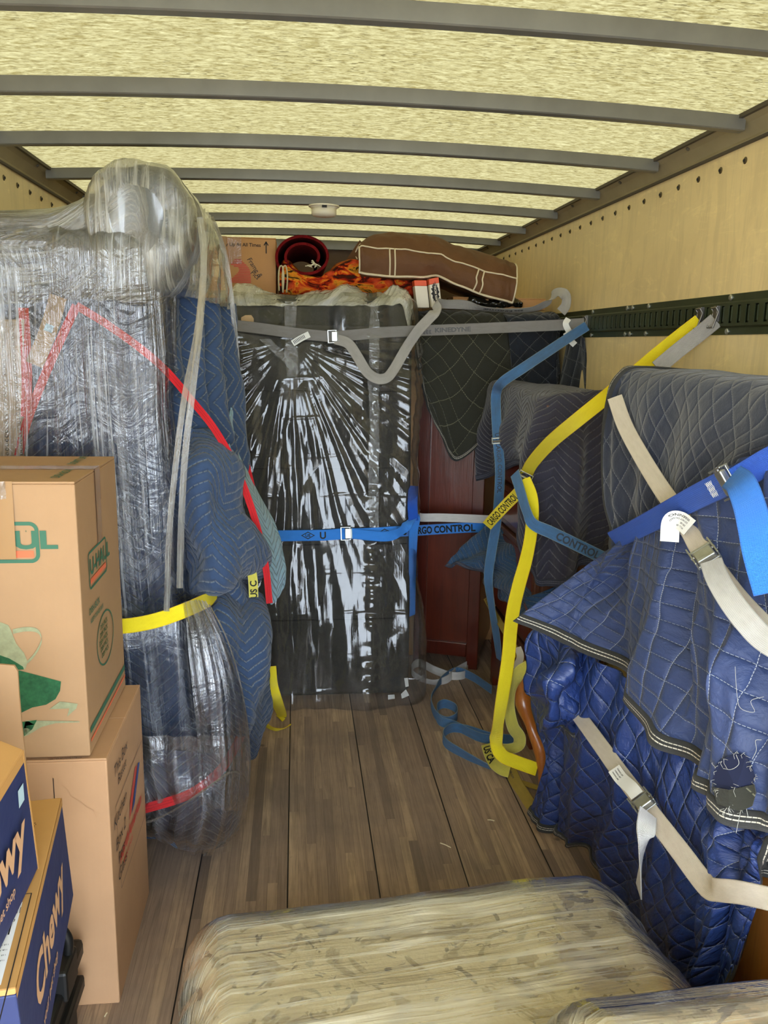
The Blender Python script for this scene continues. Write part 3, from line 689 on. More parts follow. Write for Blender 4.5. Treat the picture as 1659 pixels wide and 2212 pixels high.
# small dark quilt scrap at the right edge
c5 = [[yz(1640, 1760, 1.50), yz(1680, 1790, 1.48), yz(1730, 1800, 1.45)], [yz(1622, 1830, 1.50), yz(1670, 1840, 1.47), yz(1730, 1850, 1.45)], [yz(1615, 1885, 1.50), yz(1665, 1890, 1.47), yz(1730, 1895, 1.45)]]
b5, G5, _ = cloth('moving_blanket', c5, Q_OLIVE, 40, 40, lambda u, v, p: .006*nz(u*6, v*6), flip=True)
tag(b5, 'small black quilted flap at the right edge above the oak cabinet side', 'blanket')
hem(G5, 'bottom', .02, BIND_BLACK, b5, .01)
# frayed tear in the flared blanket
BLKCLOTH = Q_OLIVE
tx = [(1545, 1660), (1560, 1640), (1590, 1628), (1612, 1632), (1622, 1650), (1632, 1680), (1628, 1692), (1590, 1702), (1556, 1706), (1538, 1690)]
def surf_pt(G, px, py, lift=.01):
    """the point of a finished cloth grid that shows at this spot, lifted towards the aisle"""
    P = G.reshape(-1, 3); d = P-np.array(CAM); z = d @ np.array(_f); sx = 829.5+FPX*(d @ np.array(_r))/z; sy = 1106-FPX*(d @ np.array(_u))/z
    k = np.argsort((sx-px)**2+(sy-py)**2)[:12]; k = k[np.argmin(z[k])]; p = Vector(P[k]); dd = (CAM-p).normalized()
    q = CAM + (A(px, py, y=1.0)-CAM).normalized()*((p-CAM).length-lift); return q
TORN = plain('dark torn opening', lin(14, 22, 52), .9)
fl = [surf_pt(G2, a, b, .012) for a, b in ((1540, 1700), (1575, 1706), (1630, 1694), (1634, 1712), (1626, 1740), (1600, 1752), (1578, 1745), (1550, 1735))]
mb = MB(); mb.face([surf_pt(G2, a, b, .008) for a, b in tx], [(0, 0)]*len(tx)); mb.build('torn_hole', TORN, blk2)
mb = MB(); mb.face(fl, [((p-fl[0]).length, p.z) for p in fl]); mb.build('torn_flap', Q_OLIVE, blk2, solid=.004)
FRAY = plain('frayed cream thread', lin(176, 176, 168), .8)
for pts in ([(1590, 1630), (1596, 1650), (1580, 1662), (1562, 1660)], [(1588, 1440), (1592, 1500), (1600, 1530), (1630, 1538), (1622, 1514), (1650, 1505)], [(1600, 1752), (1595, 1775), (1590, 1800)], [(1612, 1745), (1616, 1765)], [(1570, 1745), (1560, 1760)], [(1625, 1640), (1634, 1620), (1632, 1600), (1645, 1598)]):
    P = [tuple(surf_pt(G2, a, b, .018)) for a, b in pts]; mb = MB(); mb.tube([Vector(q) for q in cr(P, 24)], .0005, 5); mb.build('loose_thread', FRAY, blk2)
rn = random.Random(5); mb = MB()
for k in range(46):
    a_ = tx[k % len(tx)] if k % 3 else (1540+rn.random()*90, 1740+rn.random()*14); p_ = surf_pt(G2, a_[0]+rn.uniform(-6, 6), a_[1]+rn.uniform(-6, 6), .014); d_ = V(rn.uniform(-1, 1)*.3, rn.uniform(-1, 1), rn.uniform(-1, .5))*.016
    mb.tube([p_, p_+d_*.5+V(-.002, .003, 0), p_+d_], .0004, 4)
mb.build('frayed_edge', FRAY, blk2)

# ---------------------------------------------------------------- drawer chest under the slate blanket
CHERRY = wood('cherry wood', lin(92, 36, 20), lin(122, 52, 28), .3, 'z', 1, .4, .3)
CHERRYD = wood('dark cherry drawer fronts', lin(84, 50, 34), lin(112, 70, 48), .35, 'y', 1, .3, .3)
BRASS = plain('antique brass', lin(120, 100, 62), .35, .9, .5, 60, .3)
ch = thing('chest_of_drawers', 'brown wooden chest of drawers under the slate blanket', 'cabinet', (1.04, 3.8, 0))
mb = MB(); mb.box((.90, 3.36, .12), (1.21, 4.14, 1.53)); mb.build('body', CHERRYD, ch, bevel=.006)
def zrow(z0, z1, n, x=.875):
    w = .74/n
    for k in range(n):
        a = 3.38+k*w+.008; b = 3.38+(k+1)*w-.008
        mb = MB(); mb.box((x, a, z0), (.902, b, z1)); d = mb.build('drawer', CHERRYD, ch, bevel=.006)
        mb = MB(); mb.box((x-.004, a+.03, z0+.03), (x+.002, b-.03, z1-.03)); mb.build('raised_panel', CHERRY, d, bevel=.002)
        for hy in ((a+b)/2,) if n > 1 else ((a*.75+b*.25), (a*.25+b*.75)):
            mb = MB(); mb.disc((x-.003, hy, (z0+z1)/2+.012), (-1, 0, 0), .022, .004, 16, dome=True)
            ar = [Vector((x-.010-.010*math.sin(PI*q/10), hy-.03+.06*q/10, (z0+z1)/2-.004-.016*math.sin(PI*q/10))) for q in range(11)]
            mb.tube(ar, .0035, 6); mb.build('handle', BRASS, d)
for z0, z1, n in ((1.36, 1.51, 2), (1.14, 1.34, 1), (.92, 1.12, 1), (.70, .90, 1), (.46, .68, 1), (.20, .44, 1)): zrow(z0, z1, n)
mb = MB(); mb.box((.868, 3.33, 1.53), (1.215, 4.17, 1.56)); mb.build('top', CHERRYD, ch, bevel=.006)
for y in (3.36, 4.08):
    for x in (.885, 1.15):
        mb = MB(); mb.box((x, y, 0), (x+.055, y+.06, .14)); mb.build('leg', CHERRY, ch, bevel=.006)
mb = MB()
ap = [(3.40+.70*k/20, .12-.06*abs(math.cos(PI*k/20*1.0))**3+0) for k in range(21)]
mb.grid([[V(.878, y, .20) for y, _ in ap], [V(.878, y, z) for y, z in ap], [V(.895, y, z) for y, z in ap]]); mb.build('apron', CHERRY, ch)

# slate zigzag blanket thrown over it
def col5(top, px): return [V(*q) for q in top]+[A(a, b, y=y) for a, b, y in px]
S = [
 col5([(1.20, 4.20, 1.600), (1.05, 4.22, 1.612)], [(1063, 824, 4.22), (1050, 880, 4.24), (1040, 960, 4.26), (1042, 1036, 4.26)]),
 col5([(1.20, 3.95, 1.604), (1.02, 3.96, 1.615)], [(1087, 834, 3.98), (1078, 900, 3.95), (1074, 975, 3.95), (1086, 1012, 3.95)]),
 col5([(1.20, 3.70, 1.602), (1.00, 3.66, 1.612)], [(1127, 845, 3.66), (1115, 900, 3.60), (1105, 970, 3.60), (1135, 1018, 3.58)]),
 col5([(1.20, 3.55, 1.605), (1.00, 3.48, 1.612)], [(1167, 858, 3.40), (1155, 930, 3.34), (1150, 1060, 3.33), (1143, 1240, 3.32)]),
 col5([(1.21, 3.45, 1.604), (1.06, 3.40, 1.612)], [(1225, 855, 3.33), (1222, 960, 3.27), (1215, 1100, 3.27), (1205, 1262, 3.26)]),
 col5([(1.22, 3.42, 1.604), (1.12, 3.38, 1.610)], [(1290, 850, 3.32), (1288, 960, 3.29), (1285, 1100, 3.29), (1262, 1225, 3.29)]),
 col5([(1.225, 3.40, 1.604), (1.20, 3.37, 1.610)], [(1330, 845, 3.32), (1332, 960, 3.30), (1332, 1090, 3.30), (1325, 1190, 3.30)])]
net = [[S[c][r] for c in range(7)] for r in range(6)]
def f_5(u, v, p):
    g = sm(.42, .8, v)
    return g*(.030*math.sin(u*26+2.2*nz(u*3, v*2, 6)+v*2)+.010*math.sin(u*55+v*9))+.010*nz(u*7, v*5, 2)+.004*nz(u*20, v*16, 2)
sl, G, _ = cloth('moving_blanket', net, Q_SLATE, 220, 170, f_5, flip=True)
tag(sl, 'faded slate zigzag-quilted blanket draped over the chest of drawers', 'blanket'); hem(G, 'bottom', .028, BIND_NAVY, sl, .012)
# steel blue blanket stuffed below it
c6 = [[yz(962, 1222, 3.95), yz(1005, 1180, 4.0), yz(1062, 1128, 4.05)],
      [yz(985, 1218, 3.92), yz(1035, 1190, 3.92), yz(1090, 1150, 3.95)],
      [yz(1036, 1236, 3.88), yz(1075, 1215, 3.78), yz(1120, 1180, 3.75)],
      [yz(1052, 1258, 3.85), yz(1095, 1250, 3.66), yz(1150, 1235, 3.55)],
      [yz(1072, 1275, 3.80), yz(1110, 1290, 3.58), yz(1165, 1290, 3.38)],
      [yz(1092, 1292, 3.72), yz(1128, 1325, 3.50), yz(1172, 1350, 3.28)],
      [yz(1120, 1310, 3.62), yz(1145, 1350, 3.42), yz(1180, 1395, 3.22)]]
net = [[c6[c][r] for c in range(7)] for r in range(3)]
net = [[c6[c][2-r] for c in range(7)] for r in range(3)]
sb, G, _ = cloth('moving_blanket', net, Q_STEEL, 120, 70, lambda u, v, p: .016*math.sin(u*22+v*3)+.012*nz(u*6, v*5, 3), flip=True)
tag(sb, 'steel blue quilted blanket with a pointed corner, hanging between the red-brown panel and the chest', 'blanket'); hem(G, 'bottom', .016, BIND_NAVY, sb, .01)
c7 = [[yz(1130, 1290, 3.34), yz(1150, 1350, 3.32), yz(1150, 1440, 3.30), yz(1160, 1560, 3.28)], [yz(1200, 1270, 3.30), yz(1200, 1350, 3.28), yz(1200, 1440, 3.26), yz(1200, 1580, 3.24)], [yz(1280, 1240, 3.28), yz(1280, 1350, 3.26), yz(1280, 1440, 3.24), yz(1280, 1590, 3.22)]]
net = [[c7[c][r] for c in range(3)] for r in range(4)]
sb2, G, _ = cloth('moving_blanket', net, Q_STEEL, 60, 80, lambda u, v, p: .02*math.sin(u*9+v*2)+.01*nz(u*6, v*5, 3), flip=True)
tag(sb2, 'dark teal blanket bunched behind the bright blue pocket, beside the drawers', 'blanket')
# carved amber chair leg leaning beside the chest
t5 = [(1126, 1470, 3.05), (1132, 1520, 3.00), (1150, 1575, 2.96), (1168, 1620, 2.93), (1172, 1665, 2.90), (1176, 1752, 2.87)]
P = [A(a, b, y=y) for a, b, y in t5]; C = cr([tuple(p) for p in P], 26); R = np.interp(np.linspace(0, 1, 26), [0, .2, .35, .6, .8, 1], [.030, .036, .022, .030, .020, .016])
amber = MB(); amber.tube([Vector(c) for c in C], [float(r) for r in R], 14)
tag(amber.build('chair_leg', wood('amber carved wood', lin(150, 84, 30), lin(186, 112, 46), .3, 'z', 1, .4, .3), smooth=True), 'curved amber wooden furniture leg beside the loose yellow strap', 'furniture')

# ---------------------------------------------------------------- red-brown panel (side of a wardrobe)
MAHOG = wood('red mahogany', lin(70, 24, 12), lin(98, 38, 20), .28, 'z', 1, .5, .5)
MAHOGD = wood('mahogany frame', lin(66, 22, 13), lin(88, 32, 18), .28, 'z', 1.2, .5, .3)
wa = thing('wardrobe', 'tall red-brown mahogany wardrobe side standing right of the bagged mattress', 'wardrobe', (.67, 4.5, 0))
p0 = A(892, 1432, z=0); p1 = A(1030, 1448, z=0); ex = (p1-p0); Wd = ex.length; ang = math.atan2(ex.y, ex.x)
Mw = Matrix.Translation(p0) @ Matrix.Rotation(ang, 4, 'Z')
mb = MB(); mb.box((.0, .02, .07), (Wd, .62, 1.92), Mw); mb.build('body', MAHOG, wa, bevel=.004)
fw = .065
for nm, lo, hi in (('stile', (0, 0, 0), (fw, .022, 1.92)), ('stile', (Wd-fw, 0, 0), (Wd, .022, 1.92)), ('rail', (fw, 0, .07), (Wd-fw, .020, .15)), ('rail', (fw, 0, 1.80), (Wd-fw, .020, 1.92))):
    mb = MB(); mb.box(lo, hi, Mw); mb.build(nm, MAHOGD, wa, bevel=.004)
for lo, hi in (((0, .56, 0), (.06, .62, .07)), ((Wd-.06, .56, 0), (Wd, .62, .07))):
    mb = MB(); mb.box(lo, hi, Mw); mb.build('foot', MAHOGD, wa, bevel=.004)

# two dark quilts hung over the high load behind
c8 = [[V(.46, 4.75, 1.955), yz(897, 676, 4.36), yz(897, 740, 4.30), yz(905, 800, 4.27), yz(925, 880, 4.25)],
      [V(.60, 4.75, 1.96), yz(945, 672, 4.36), yz(945, 740, 4.29), yz(945, 820, 4.26), yz(950, 935, 4.24)],
      [V(.74, 4.75, 1.965), yz(1000, 672, 4.35), yz(1000, 740, 4.28), yz(1000, 850, 4.25), yz(985, 995, 4.23)],
      [V(.86, 4.75, 1.965), yz(1050, 672, 4.35), yz(1052, 740, 4.28), yz(1060, 830, 4.26), yz(1045, 950, 4.25)],
      [V(.97, 4.75, 1.965), yz(1098, 674, 4.36), yz(1104, 740, 4.30), yz(1112, 800, 4.30), yz(1085, 900, 4.30)]]
net = [[c8[c][r] for c in range(5)] for r in range(5)]
def f_8(u, v, p): return .010*math.sin(u*13+v*4)*sm(.3, .7, v)+.010*nz(u*5, v*5, 2)+.004*nz(u*18, v*14, 2)
q8, G, _ = cloth('moving_blanket', net, Q_OLIVE, 130, 130, f_8, flip=True)
tag(q8, 'black-olive diamond-quilted blanket hanging to a point over the mahogany wardrobe', 'blanket'); hem(G, 'bottom', .028, BIND_BLACK, q8, .012); hem(G, 'left', .02, BIND_BLACK, q8, .012)
c9 = [[V(.95, 4.75, 1.96), yz(1090, 680, 4.30), yz(1100, 740, 4.28), yz(1110, 820, 4.28), yz(1120, 900, 4.28)],
      [V(1.04, 4.75, 1.965), yz(1140, 678, 4.27), yz(1142, 740, 4.26), yz(1150, 820, 4.25), yz(1160, 900, 4.25)],
      [V(1.13, 4.75, 1.965), yz(1190, 678, 4.27), yz(1195, 740, 4.25), yz(1205, 820, 4.25), yz(1205, 900, 4.25)],
      [V(1.18, 4.75, 1.965), yz(1206, 680, 4.25), yz(1206, 740, 4.24), yz(1206, 820, 4.22), yz(1206, 900, 4.22)]]
net = [[c9[c][r] for c in range(4)] for r in range(5)]
q9, G, _ = cloth('moving_blanket', net, Q_DNAVY, 110, 100, f_8, flip=True)
tag(q9, 'dark navy quilted blanket beside the wall under the track, right of the black-olive one', 'blanket')
c10 = [[yz(1225, 735, 4.12), yz(1215, 790, 4.12), yz(1205, 850, 4.12)], [yz(1250, 725, 3.98), yz(1250, 790, 3.98), yz(1250, 850, 3.98)], [yz(1262, 730, 3.92), yz(1270, 790, 3.90), yz(1275, 850, 3.86)]]
net = [[c10[c][r] for c in range(3)] for r in range(3)]
q10, G, _ = cloth('moving_blanket', net, Q_DNAVY, 50, 50, lambda u, v, p: .008*math.sin(u*9), flip=True, uvrot=.5)
tag(q10, 'folded corner of a dark quilted blanket against the wall just below the green track', 'blanket')

# cartons and furniture carrying the upper load
CARD = cardboard('brown cardboard'); CARD2 = cardboard('warm brown cardboard', lin(190, 142, 92)); CARD3 = cardboard('pale kraft cardboard', lin(172, 138, 102))
TAPE = film('clear packing tape', .10, .25, 20, 3, bumpd=.002, rough=.1, gloss=.8, crump=25)
BTAPE = plain('brown packing tape', lin(160, 124, 82), .25)
def carton(name, label, lo, hi, mat=CARD, rot=0, pivot=None, tape=True, group=None, cat='box', lid=True, tmat=None):
    """closed carton: body, two top flaps meeting in a seam, tape strip; rot about z at pivot"""
    lo = Vector(lo); hi = Vector(hi); pv = Vector(pivot) if pivot else Vector(((lo.x+hi.x)/2, (lo.y+hi.y)/2, 0))
    M = Matrix.Translation(pv) @ Matrix.Rotation(rot, 4, 'Z') @ Matrix.Translation(-pv)
    base = M @ Vector(((lo.x+hi.x)/2, (lo.y+hi.y)/2, lo.z)); e = thing(name, label, cat, base, group)
    mb = MB(); mb.box(lo, (hi.x, hi.y, hi.z-.006), M); mb.build('body', mat, e, bevel=.004)
    ym = (lo.y+hi.y)/2
    mb = MB(); mb.box((lo.x, lo.y, hi.z-.006), (hi.x, ym-.001, hi.z), M); mb.build('flap', mat, e, bevel=.002)
    mb = MB(); mb.box((lo.x, ym+.001, hi.z-.006), (hi.x, hi.y, hi.z), M); mb.build('flap', mat, e, bevel=.002)
    if tape:
        mb = MB(); w = .03; dz = min(.09, (hi.z-lo.z)*.3); prof = [(hi.x+.001, hi.z-dz), (hi.x+.001, hi.z+.001), (lo.x-.001, hi.z+.001), (lo.x-.001, hi.z-dz)]
        mb.grid([[M @ V(x, ym+w*s, z) for x, z in prof] for s in (-1, 0, 1)], [[(i*.1, k*.03) for i in range(4)] for k in range(3)]); mb.build('tape', tmat or BTAPE, e)
    return e, M
carton('tall_carton', 'brown carton standing at the right wall end behind the dark navy quilt, mostly hidden', (.70, 4.78, 0), (1.20, 5.35, 1.99), CARD2)
carton('tall_carton', 'brown carton edge showing between the mattress bag and the orange-topped box', (.02, 4.55, 0), (.52, 5.1, 2.04), CARD2)
carton('tall_carton', 'brown carton under the rolled rugs, mostly hidden behind the mattress bag', (-.62, 4.50, 0), (.0, 5.1, 2.02), CARD2)
carton('flat_carton', 'flat tan carton lying on the load beside the loop of grey webbing', (.66, 4.40, 1.985), (1.16, 4.72, 2.045), CARD2)

# ---------------------------------------------------------------- rounded solids
def rrect(hx, hy, r, n):
    """closed rounded rectangle, n points evenly spaced, starting mid -y side; returns points and outward normals"""
    segs = []; r = min(r, hx, hy)
    per = 4*(hx+hy)-8*r+2*PI*r; out = []
    L = [hx-r, PI*r/2, 2*(hy-r), PI*r/2, 2*(hx-r), PI*r/2, 2*(hy-r), PI*r/2, hx-r]
    for k in range(n):
        s = per*k/n; i = 0
        while s > L[i]+1e-9 and i < 8: s -= L[i]; i += 1
        if i == 0: p, q = (s, -hy), (0, -1)
        elif i == 8: p, q = (-(hx-r)+s, -hy), (0, -1)
        elif i == 2: p, q = (hx, -(hy-r)+s), (1, 0)
        elif i == 4: p, q = ((hx-r)-s, hy), (0, 1)
        elif i == 6: p, q = (-hx, (hy-r)-s), (-1, 0)
        else:
            c = {1: ((hx-r), -(hy-r), -PI/2), 3: ((hx-r), (hy-r), 0), 5: (-(hx-r), (hy-r), PI/2), 7: (-(hx-r), -(hy-r), PI)}[i]
            a = c[2]+s/r; q = (math.cos(a), math.sin(a)); p = (c[0]+r*q[0], c[1]+r*q[1])
        out.append((p, q))
    return out, per
def rloft(lo, hi, r, axis='z', n=60, m=60, M=None, disp=None, rend=None, shape=None):
    """rounded box as rings along an axis; disp(u_m, v_m, p, n) moves along the normal; uv metres (around, along)"""
    lo = Vector(lo); hi = Vector(hi); ia = 'xyz'.index(axis); a, b = {0: (1, 2), 1: (0, 2), 2: (0, 1)}[ia]
    c = (lo+hi)/2; hl = (hi[ia]-lo[ia])/2; ha = (hi[a]-lo[a])/2; hb = (hi[b]-lo[b])/2; re = rend if rend is not None else r
    rings = []; UV = []; ts = []
    k0 = 6
    for j in range(k0): ts.append((-hl+re*(1-math.cos(PI/2*j/k0)), re*(1-math.sin(PI/2*j/k0))))
    for j in range(m+1): ts.append((-hl+re+(2*hl-2*re)*j/m, 0))
    ts += [(-x, q) for x, q in ts[:k0][::-1]]
    for x, ins in ts:
        sh = shape((x+hl)/(2*hl)) if shape else (0, 0, 1, 1)
        pts, per = rrect(max(.004, (ha-ins)*sh[2]), max(.004, (hb-ins)*sh[3]), max(.003, r-ins*.6), n)
        row = []; uvr = []
        for k, (p, q) in enumerate(pts):
            P = Vector((0, 0, 0)); P[ia] = c[ia]+x; P[a] = c[a]+p[0]+sh[0]; P[b] = c[b]+p[1]+sh[1]
            N = Vector((0, 0, 0)); N[a] = q[0]; N[b] = q[1]
            if ins > 0: N[ia] = (1 if x > 0 else -1)*ins/re; N.normalize()
            if disp: P = P+N*disp(per*k/n, x, P, N)
            row.append((M @ P) if M else P); uvr.append((per*k/n, x+hl))
        uvr.append((per, x+hl)); rings.append(row); UV.append(uvr)
    mb = MB(); mb.grid(rings, UV, closed=True, cap=True); return mb
def hexa(o, a, b, c):
    o, a, b, c = Vector(o), Vector(a), Vector(b), Vector(c); mb = MB()
    M = Matrix(((a.x, b.x, c.x, o.x), (a.y, b.y, c.y, o.y), (a.z, b.z, c.z, o.z), (0, 0, 0, 1)))
    mb.box((0, 0, 0), (1, 1, 1), M); return mb

# ---------------------------------------------------------------- mattress in a clear plastic bag
MATTR = plain('charcoal foundation fabric', lin(50, 48, 44), .85, 0, .2, 3, .25, .001, 300)
MATB = plain('black border fabric', lin(24, 24, 24), .8, 0, .2)
ma = thing('mattress', 'charcoal mattress standing upright inside a clear plastic bag', 'mattress', (-.08, 4.06, 0))
MX0, MX1, MY0, MY1 = -.58, .415, 3.94, 4.18
LEAN = .118                                   # the mattress leans back
ML = Matrix(((1, 0, 0, 0), (0, 1, LEAN, 0), (0, 0, 1, 0), (0, 0, 0, 1)))
B_ = lambda px, py, d=0: (lambda t_: CAM+t_)((lambda dd: dd*((MY0-d-CAM.y+LEAN*CAM.z)/(dd.y-LEAN*dd.z)))(A(px, py, y=1.0)-CAM))   # point of the leaning front face
Mt = Matrix.Translation((0, 0, 0))
rloft((MX0, MY0, .025), (MX1, MY1, 2.0), .035, 'z', 80, 40, M=ML, disp=lambda u, v, p, n: .004*nz(p.x*4, p.z*3, 1)).build('mattress_core', MATTR, ma, smooth=True)
rloft((MX0-.004, MY0-.006, 1.86), (MX1+.004, MY1+.004, 2.004), .04, 'z', 80, 4, M=ML).build('top_border', MATB, ma, smooth=True)
for z in (.42, .80, 1.18, 1.56):
    mb = MB(); mb.tube([ML @ V(MX0+.02, MY0-.001, z), ML @ V(MX1-.02, MY0-.001, z+.004)], .003, 6); mb.build('seam', MATB, ma)
MAPLE = plain('raw pine tab', lin(216, 176, 124), .7)
hx = [B_(a, b, .012) for a, b in ((521, 686), (530, 681), (543, 681), (548, 688), (548, 701), (521, 699))]
mb = MB(); mb.face(hx); mb.build('pine_tab', MAPLE, ma, solid=.004)
CORNER = plain('white corner guard', lin(216, 216, 212), .5)
for pts in (((838, 1501), (852, 1500), (853, 1509), (838, 1511)), ((866, 1499), (877, 1489), (884, 1502), (868, 1509)), ((873, 1465), (881, 1464), (883, 1482), (876, 1484))):
    mb = MB(); mb.face([B_(a, b, .016) for a, b in pts]); mb.build('corner_guard', CORNER, ma, solid=.002)

BAG = film('clear mattress bag plastic', .03, .18, 16, 1.0, (.90, .90, .86), .0022, .10, 4, .46, lo=.5, hi=.75)
TAPEB = film('crumpled packing tape', .10, .30, 18, 6, (.92, .92, .88), .010, .14, 40, .9)
GX, GZ = B_(630, 790).x, B_(630, 790).z
def ridge(x): return 1-abs(2*(x-math.floor(x))-1)
def bag_d(u, v, p, n):
    if n.y > .5: return .002
    dx, dz = p.x-GX, GZ-p.z
    th = math.atan2(dx, max(dz+.12, .02)); rr = math.hypot(dx, dz)
    a = 0
    if dz > -.12: a += (.009*ridge(th*6+.9*nz(th*3, rr*1.5, 3))+.005*ridge(th*13+1.1*nz(th*4, rr*1.5, 5)))*sm(0, .4, rr)
    a += .020*max(0, nz(p.x*6, p.z*1.4, 7))+.022*nz(p.x*5+2*p.z, p.z*2.2, 2)+.006*abs(nz(p.x*9-p.z*3, p.z*5, 12))+.0018*abs(nz(p.x*22, p.z*9, 15))+.004*max(0, ridge(p.z*5.2+.2*nz(p.x*3, 1, 2))-.9)*10*max(0, nz(p.x*5, p.z*3, 31)+.2)+.008*ridge(p.x*9+.7*nz(p.x*4, p.z*1.6, 8))*sm(-.3, .3, nz(p.x*3, p.z*2, 21))
    a += .02
    seamx = abs(p.x-A(812, 1000, y=3.92).x-.02*(p.z-1)); a += .010*math.exp(-(seamx/.035)**2)*(1+nz(p.z*30, 1, 2))
    a += .03*sm(.12, 0, p.z)*abs(nz(p.x*8, 3, 1))+.07*sm(.95, 0, p.z)*(.7+.6*nz(p.x*3, 1, 4))+.02*sm(1.0, .2, p.z)*nz(p.x*7, p.z*3.3, 44)
    return a+.004
bagm = rloft((MX0-.008, MY0-.010, .004), (MX1+.012, MY1+.010, 2.012), .035, 'z', 460, 420, M=ML, disp=bag_d)
bag = bagm.build('plastic_bag', BAG, None, smooth=True)
tag(bag, 'clear crinkled plastic bag over the upright mattress', 'bag')
RUF = film('gathered cloudy plastic', .5, .5, 14, 5, (1.0, .99, .88), .012, .2, 14, 1.0, lo=.42, hi=.62)
top = [(498, 622), (515, 612), (545, 614), (575, 628), (605, 640), (628, 655), (648, 640), (680, 624), (710, 626), (745, 611), (775, 622), (792, 642), (812, 656), (828, 630), (850, 614), (872, 622), (888, 640), (893, 680)]
base = [(495+23.4*i, 660) for i in range(17)]+[(886, 720)]
r0 = [A(a, b, y=4.27+.02*math.sin(i*2)) for i, (a, b) in enumerate(top)]; r2 = [B_(a, 660 if i < 17 else b, .045) for i, (a, b) in enumerate(base)]
r1 = [p.lerp(q, .5)+V(0, -.03-.02*math.sin(i*1.7), .0) for i, (p, q) in enumerate(zip(r0, r2))]
rb = [p+V(0, .16, -.03) for p in r0]
net = [rb, r0, r1, r2]
G, UVg = surf(net, 260, 60, lambda u, v, p: .010*abs(nz(u*40, v*2, 5))*(1-abs(v-.5))+.008*nz(u*16, v*4, 2), False)
mb = MB(); mb.grid([[Vector(p) for p in r] for r in G], UVg); mb.build('gathered_top', RUF, bag, smooth=True)
for px, w in ((628, .055), (812, .05)):
    mb = MB(); P = []; UV = []
    for j in range(160):
        z = 1.99-j*(1.15 if px > 700 else .36)/160; x0 = A(px, 1000 if px > 700 else 700, y=3.92).x+.01*nz(z*4, px)
        row = []; 
        for k in range(9):
            xx = x0+(k/8-.5)*w*(1+.4*nz(z*9, px)); row.append(ML @ V(xx, MY0-.055-.010*abs(nz(z*38, k*.6, px))-.004*abs(nz(z*90, k*1.3, 3)), z))
        P.append(row); UV.append([(k/8*w, z) for k in range(9)])
    mb.grid(P, UV); mb.build('tape', TAPEB, bag, smooth=True)
q = [B_(a, b, .06) for a, b in ((560, 733), (583, 731), (640, 786), (632, 800))]
mb = MB(); mb.grid([[q[0].lerp(q[3], i/20)+V(0, -.006*abs(nz(i*.7, 1)), 0) for i in range(21)], [q[1].lerp(q[2], i/20)+V(0, -.006*abs(nz(i*.9, 4)), 0) for i in range(21)]], [[(i*.01, 0) for i in range(21)], [(i*.01, .05) for i in range(21)]])
mb.build('tape', TAPEB, bag, smooth=True)

# ---------------------------------------------------------------- on top of the load
def L2(p, q, f): return p.lerp(q, f)
e, M = carton('picture_carton', 'brown carton with red striped horse mark and pen note, left of the rolled rug', (-.63, 4.52, 2.02), (-.262, 4.80, 2.325), CARD2, tape=False)
fx = lambda px, py: A(px, py, y=4.518)
flat_text('This Way Up At All Times', fx(452, 530), (1, 0, 0), (0, 0, 1), .018, BLACK, e, bold=.01, sx=.98)
mb = MB(); mb.box((-.555, 4.512, 2.18), (-.515, 4.519, 2.326)); mb.build('tape', BTAPE, e)
for x0, x1, z in ((-.60, -.56, 2.20), (-.51, -.44, 2.19)):
    mb = MB(); mb.grid([[V(x0, 4.514-.002*nz(k, 2), 2.325-k*(2.325-z)/8), V(x1, 4.514-.002*nz(k, 5), 2.325-k*(2.325-z)/8)] for k in range(9)], [[(0, k*.02), (.05, k*.02)] for k in range(9)]); mb.build('tape', TAPE, e)
ar = fx(575, 547); strokes([[(0, 0), (0, .055)], [(-.010, .040), (0, .056), (.010, .040)]], ar, (1, 0, 0), (0, 0, 1), .005, BLACK, e, 'arrow_mark')
hs = [(.26, 1.0, .55), (.2, .93, .62), (.12, .86, .7), (.1, .79, .78), (.22, .72, .84), (.42, .65, .9), (.46, .58, .93), (.44, .51, .95), (.40, .44, .96), (.33, .37, .97), (.25, .30, .97), (.18, .23, .98), (.1, .16, .98), (.05, .09, .98), (.02, .02, .98)]
o0 = fx(495, 611); sc_ = .115; mb = MB()
for x0, z0, x1 in hs:
    mb.face([o0+V(x0*sc_, -.001, z0*sc_), o0+V(x1*sc_, -.001, z0*sc_), o0+V(x1*sc_, -.001, (z0+.042)*sc_), o0+V(x0*sc_, -.001, (z0+.042)*sc_)])
mb.build('horse_mark', RED, e)
d = Vector((.55, 0, -.83)).normalized(); up = Vector((.83, 0, .55)).normalized()
flat_text('Frame &', fx(533, 560), d, up, .026, INK, e, 'handwriting', 0, .9, .15); flat_text('Pics', fx(540, 590), Vector((.75, 0, -.66)), Vector((.66, 0, .75)), .026, INK, e, 'handwriting', 0, .9, .15)
# rolled rug: a spiral of thick pile
RUGR = plain('dark red rug pile', lin(104, 18, 20), .95, 0, .1, 40, .35, .003, 200); RUGB = plain('pale rug backing', lin(150, 140, 112), .95, 0, .1)
rc = A(655, 556, y=4.45); th = .015
sp = []
for k in range(110):
    a = k/110*PI*3.55-.4; R = .040+.0195*a/ (PI) ; sp.append((rc.x+.012+math.cos(a)*(R+.022)*1.18-.006, rc.z+math.sin(a)*(R+.020)*.92, a))
mb = MB(); inner = []; outer = []
for k, (x, z, a) in enumerate(sp):
    n_ = Vector((math.cos(a), 0, math.sin(a))); inner.append(V(x, 0, z)-n_*th*.45); outer.append(V(x, 0, z)+n_*th*.45)
loop = inner+outer[::-1]
mb.grid([[p+V(0, y+.012*nz(p.x*20, p.z*20, 1)*(j == 0), 0) for p in loop] for j, y in enumerate((4.42, 4.44, 4.9, 5.3))], closed=True)
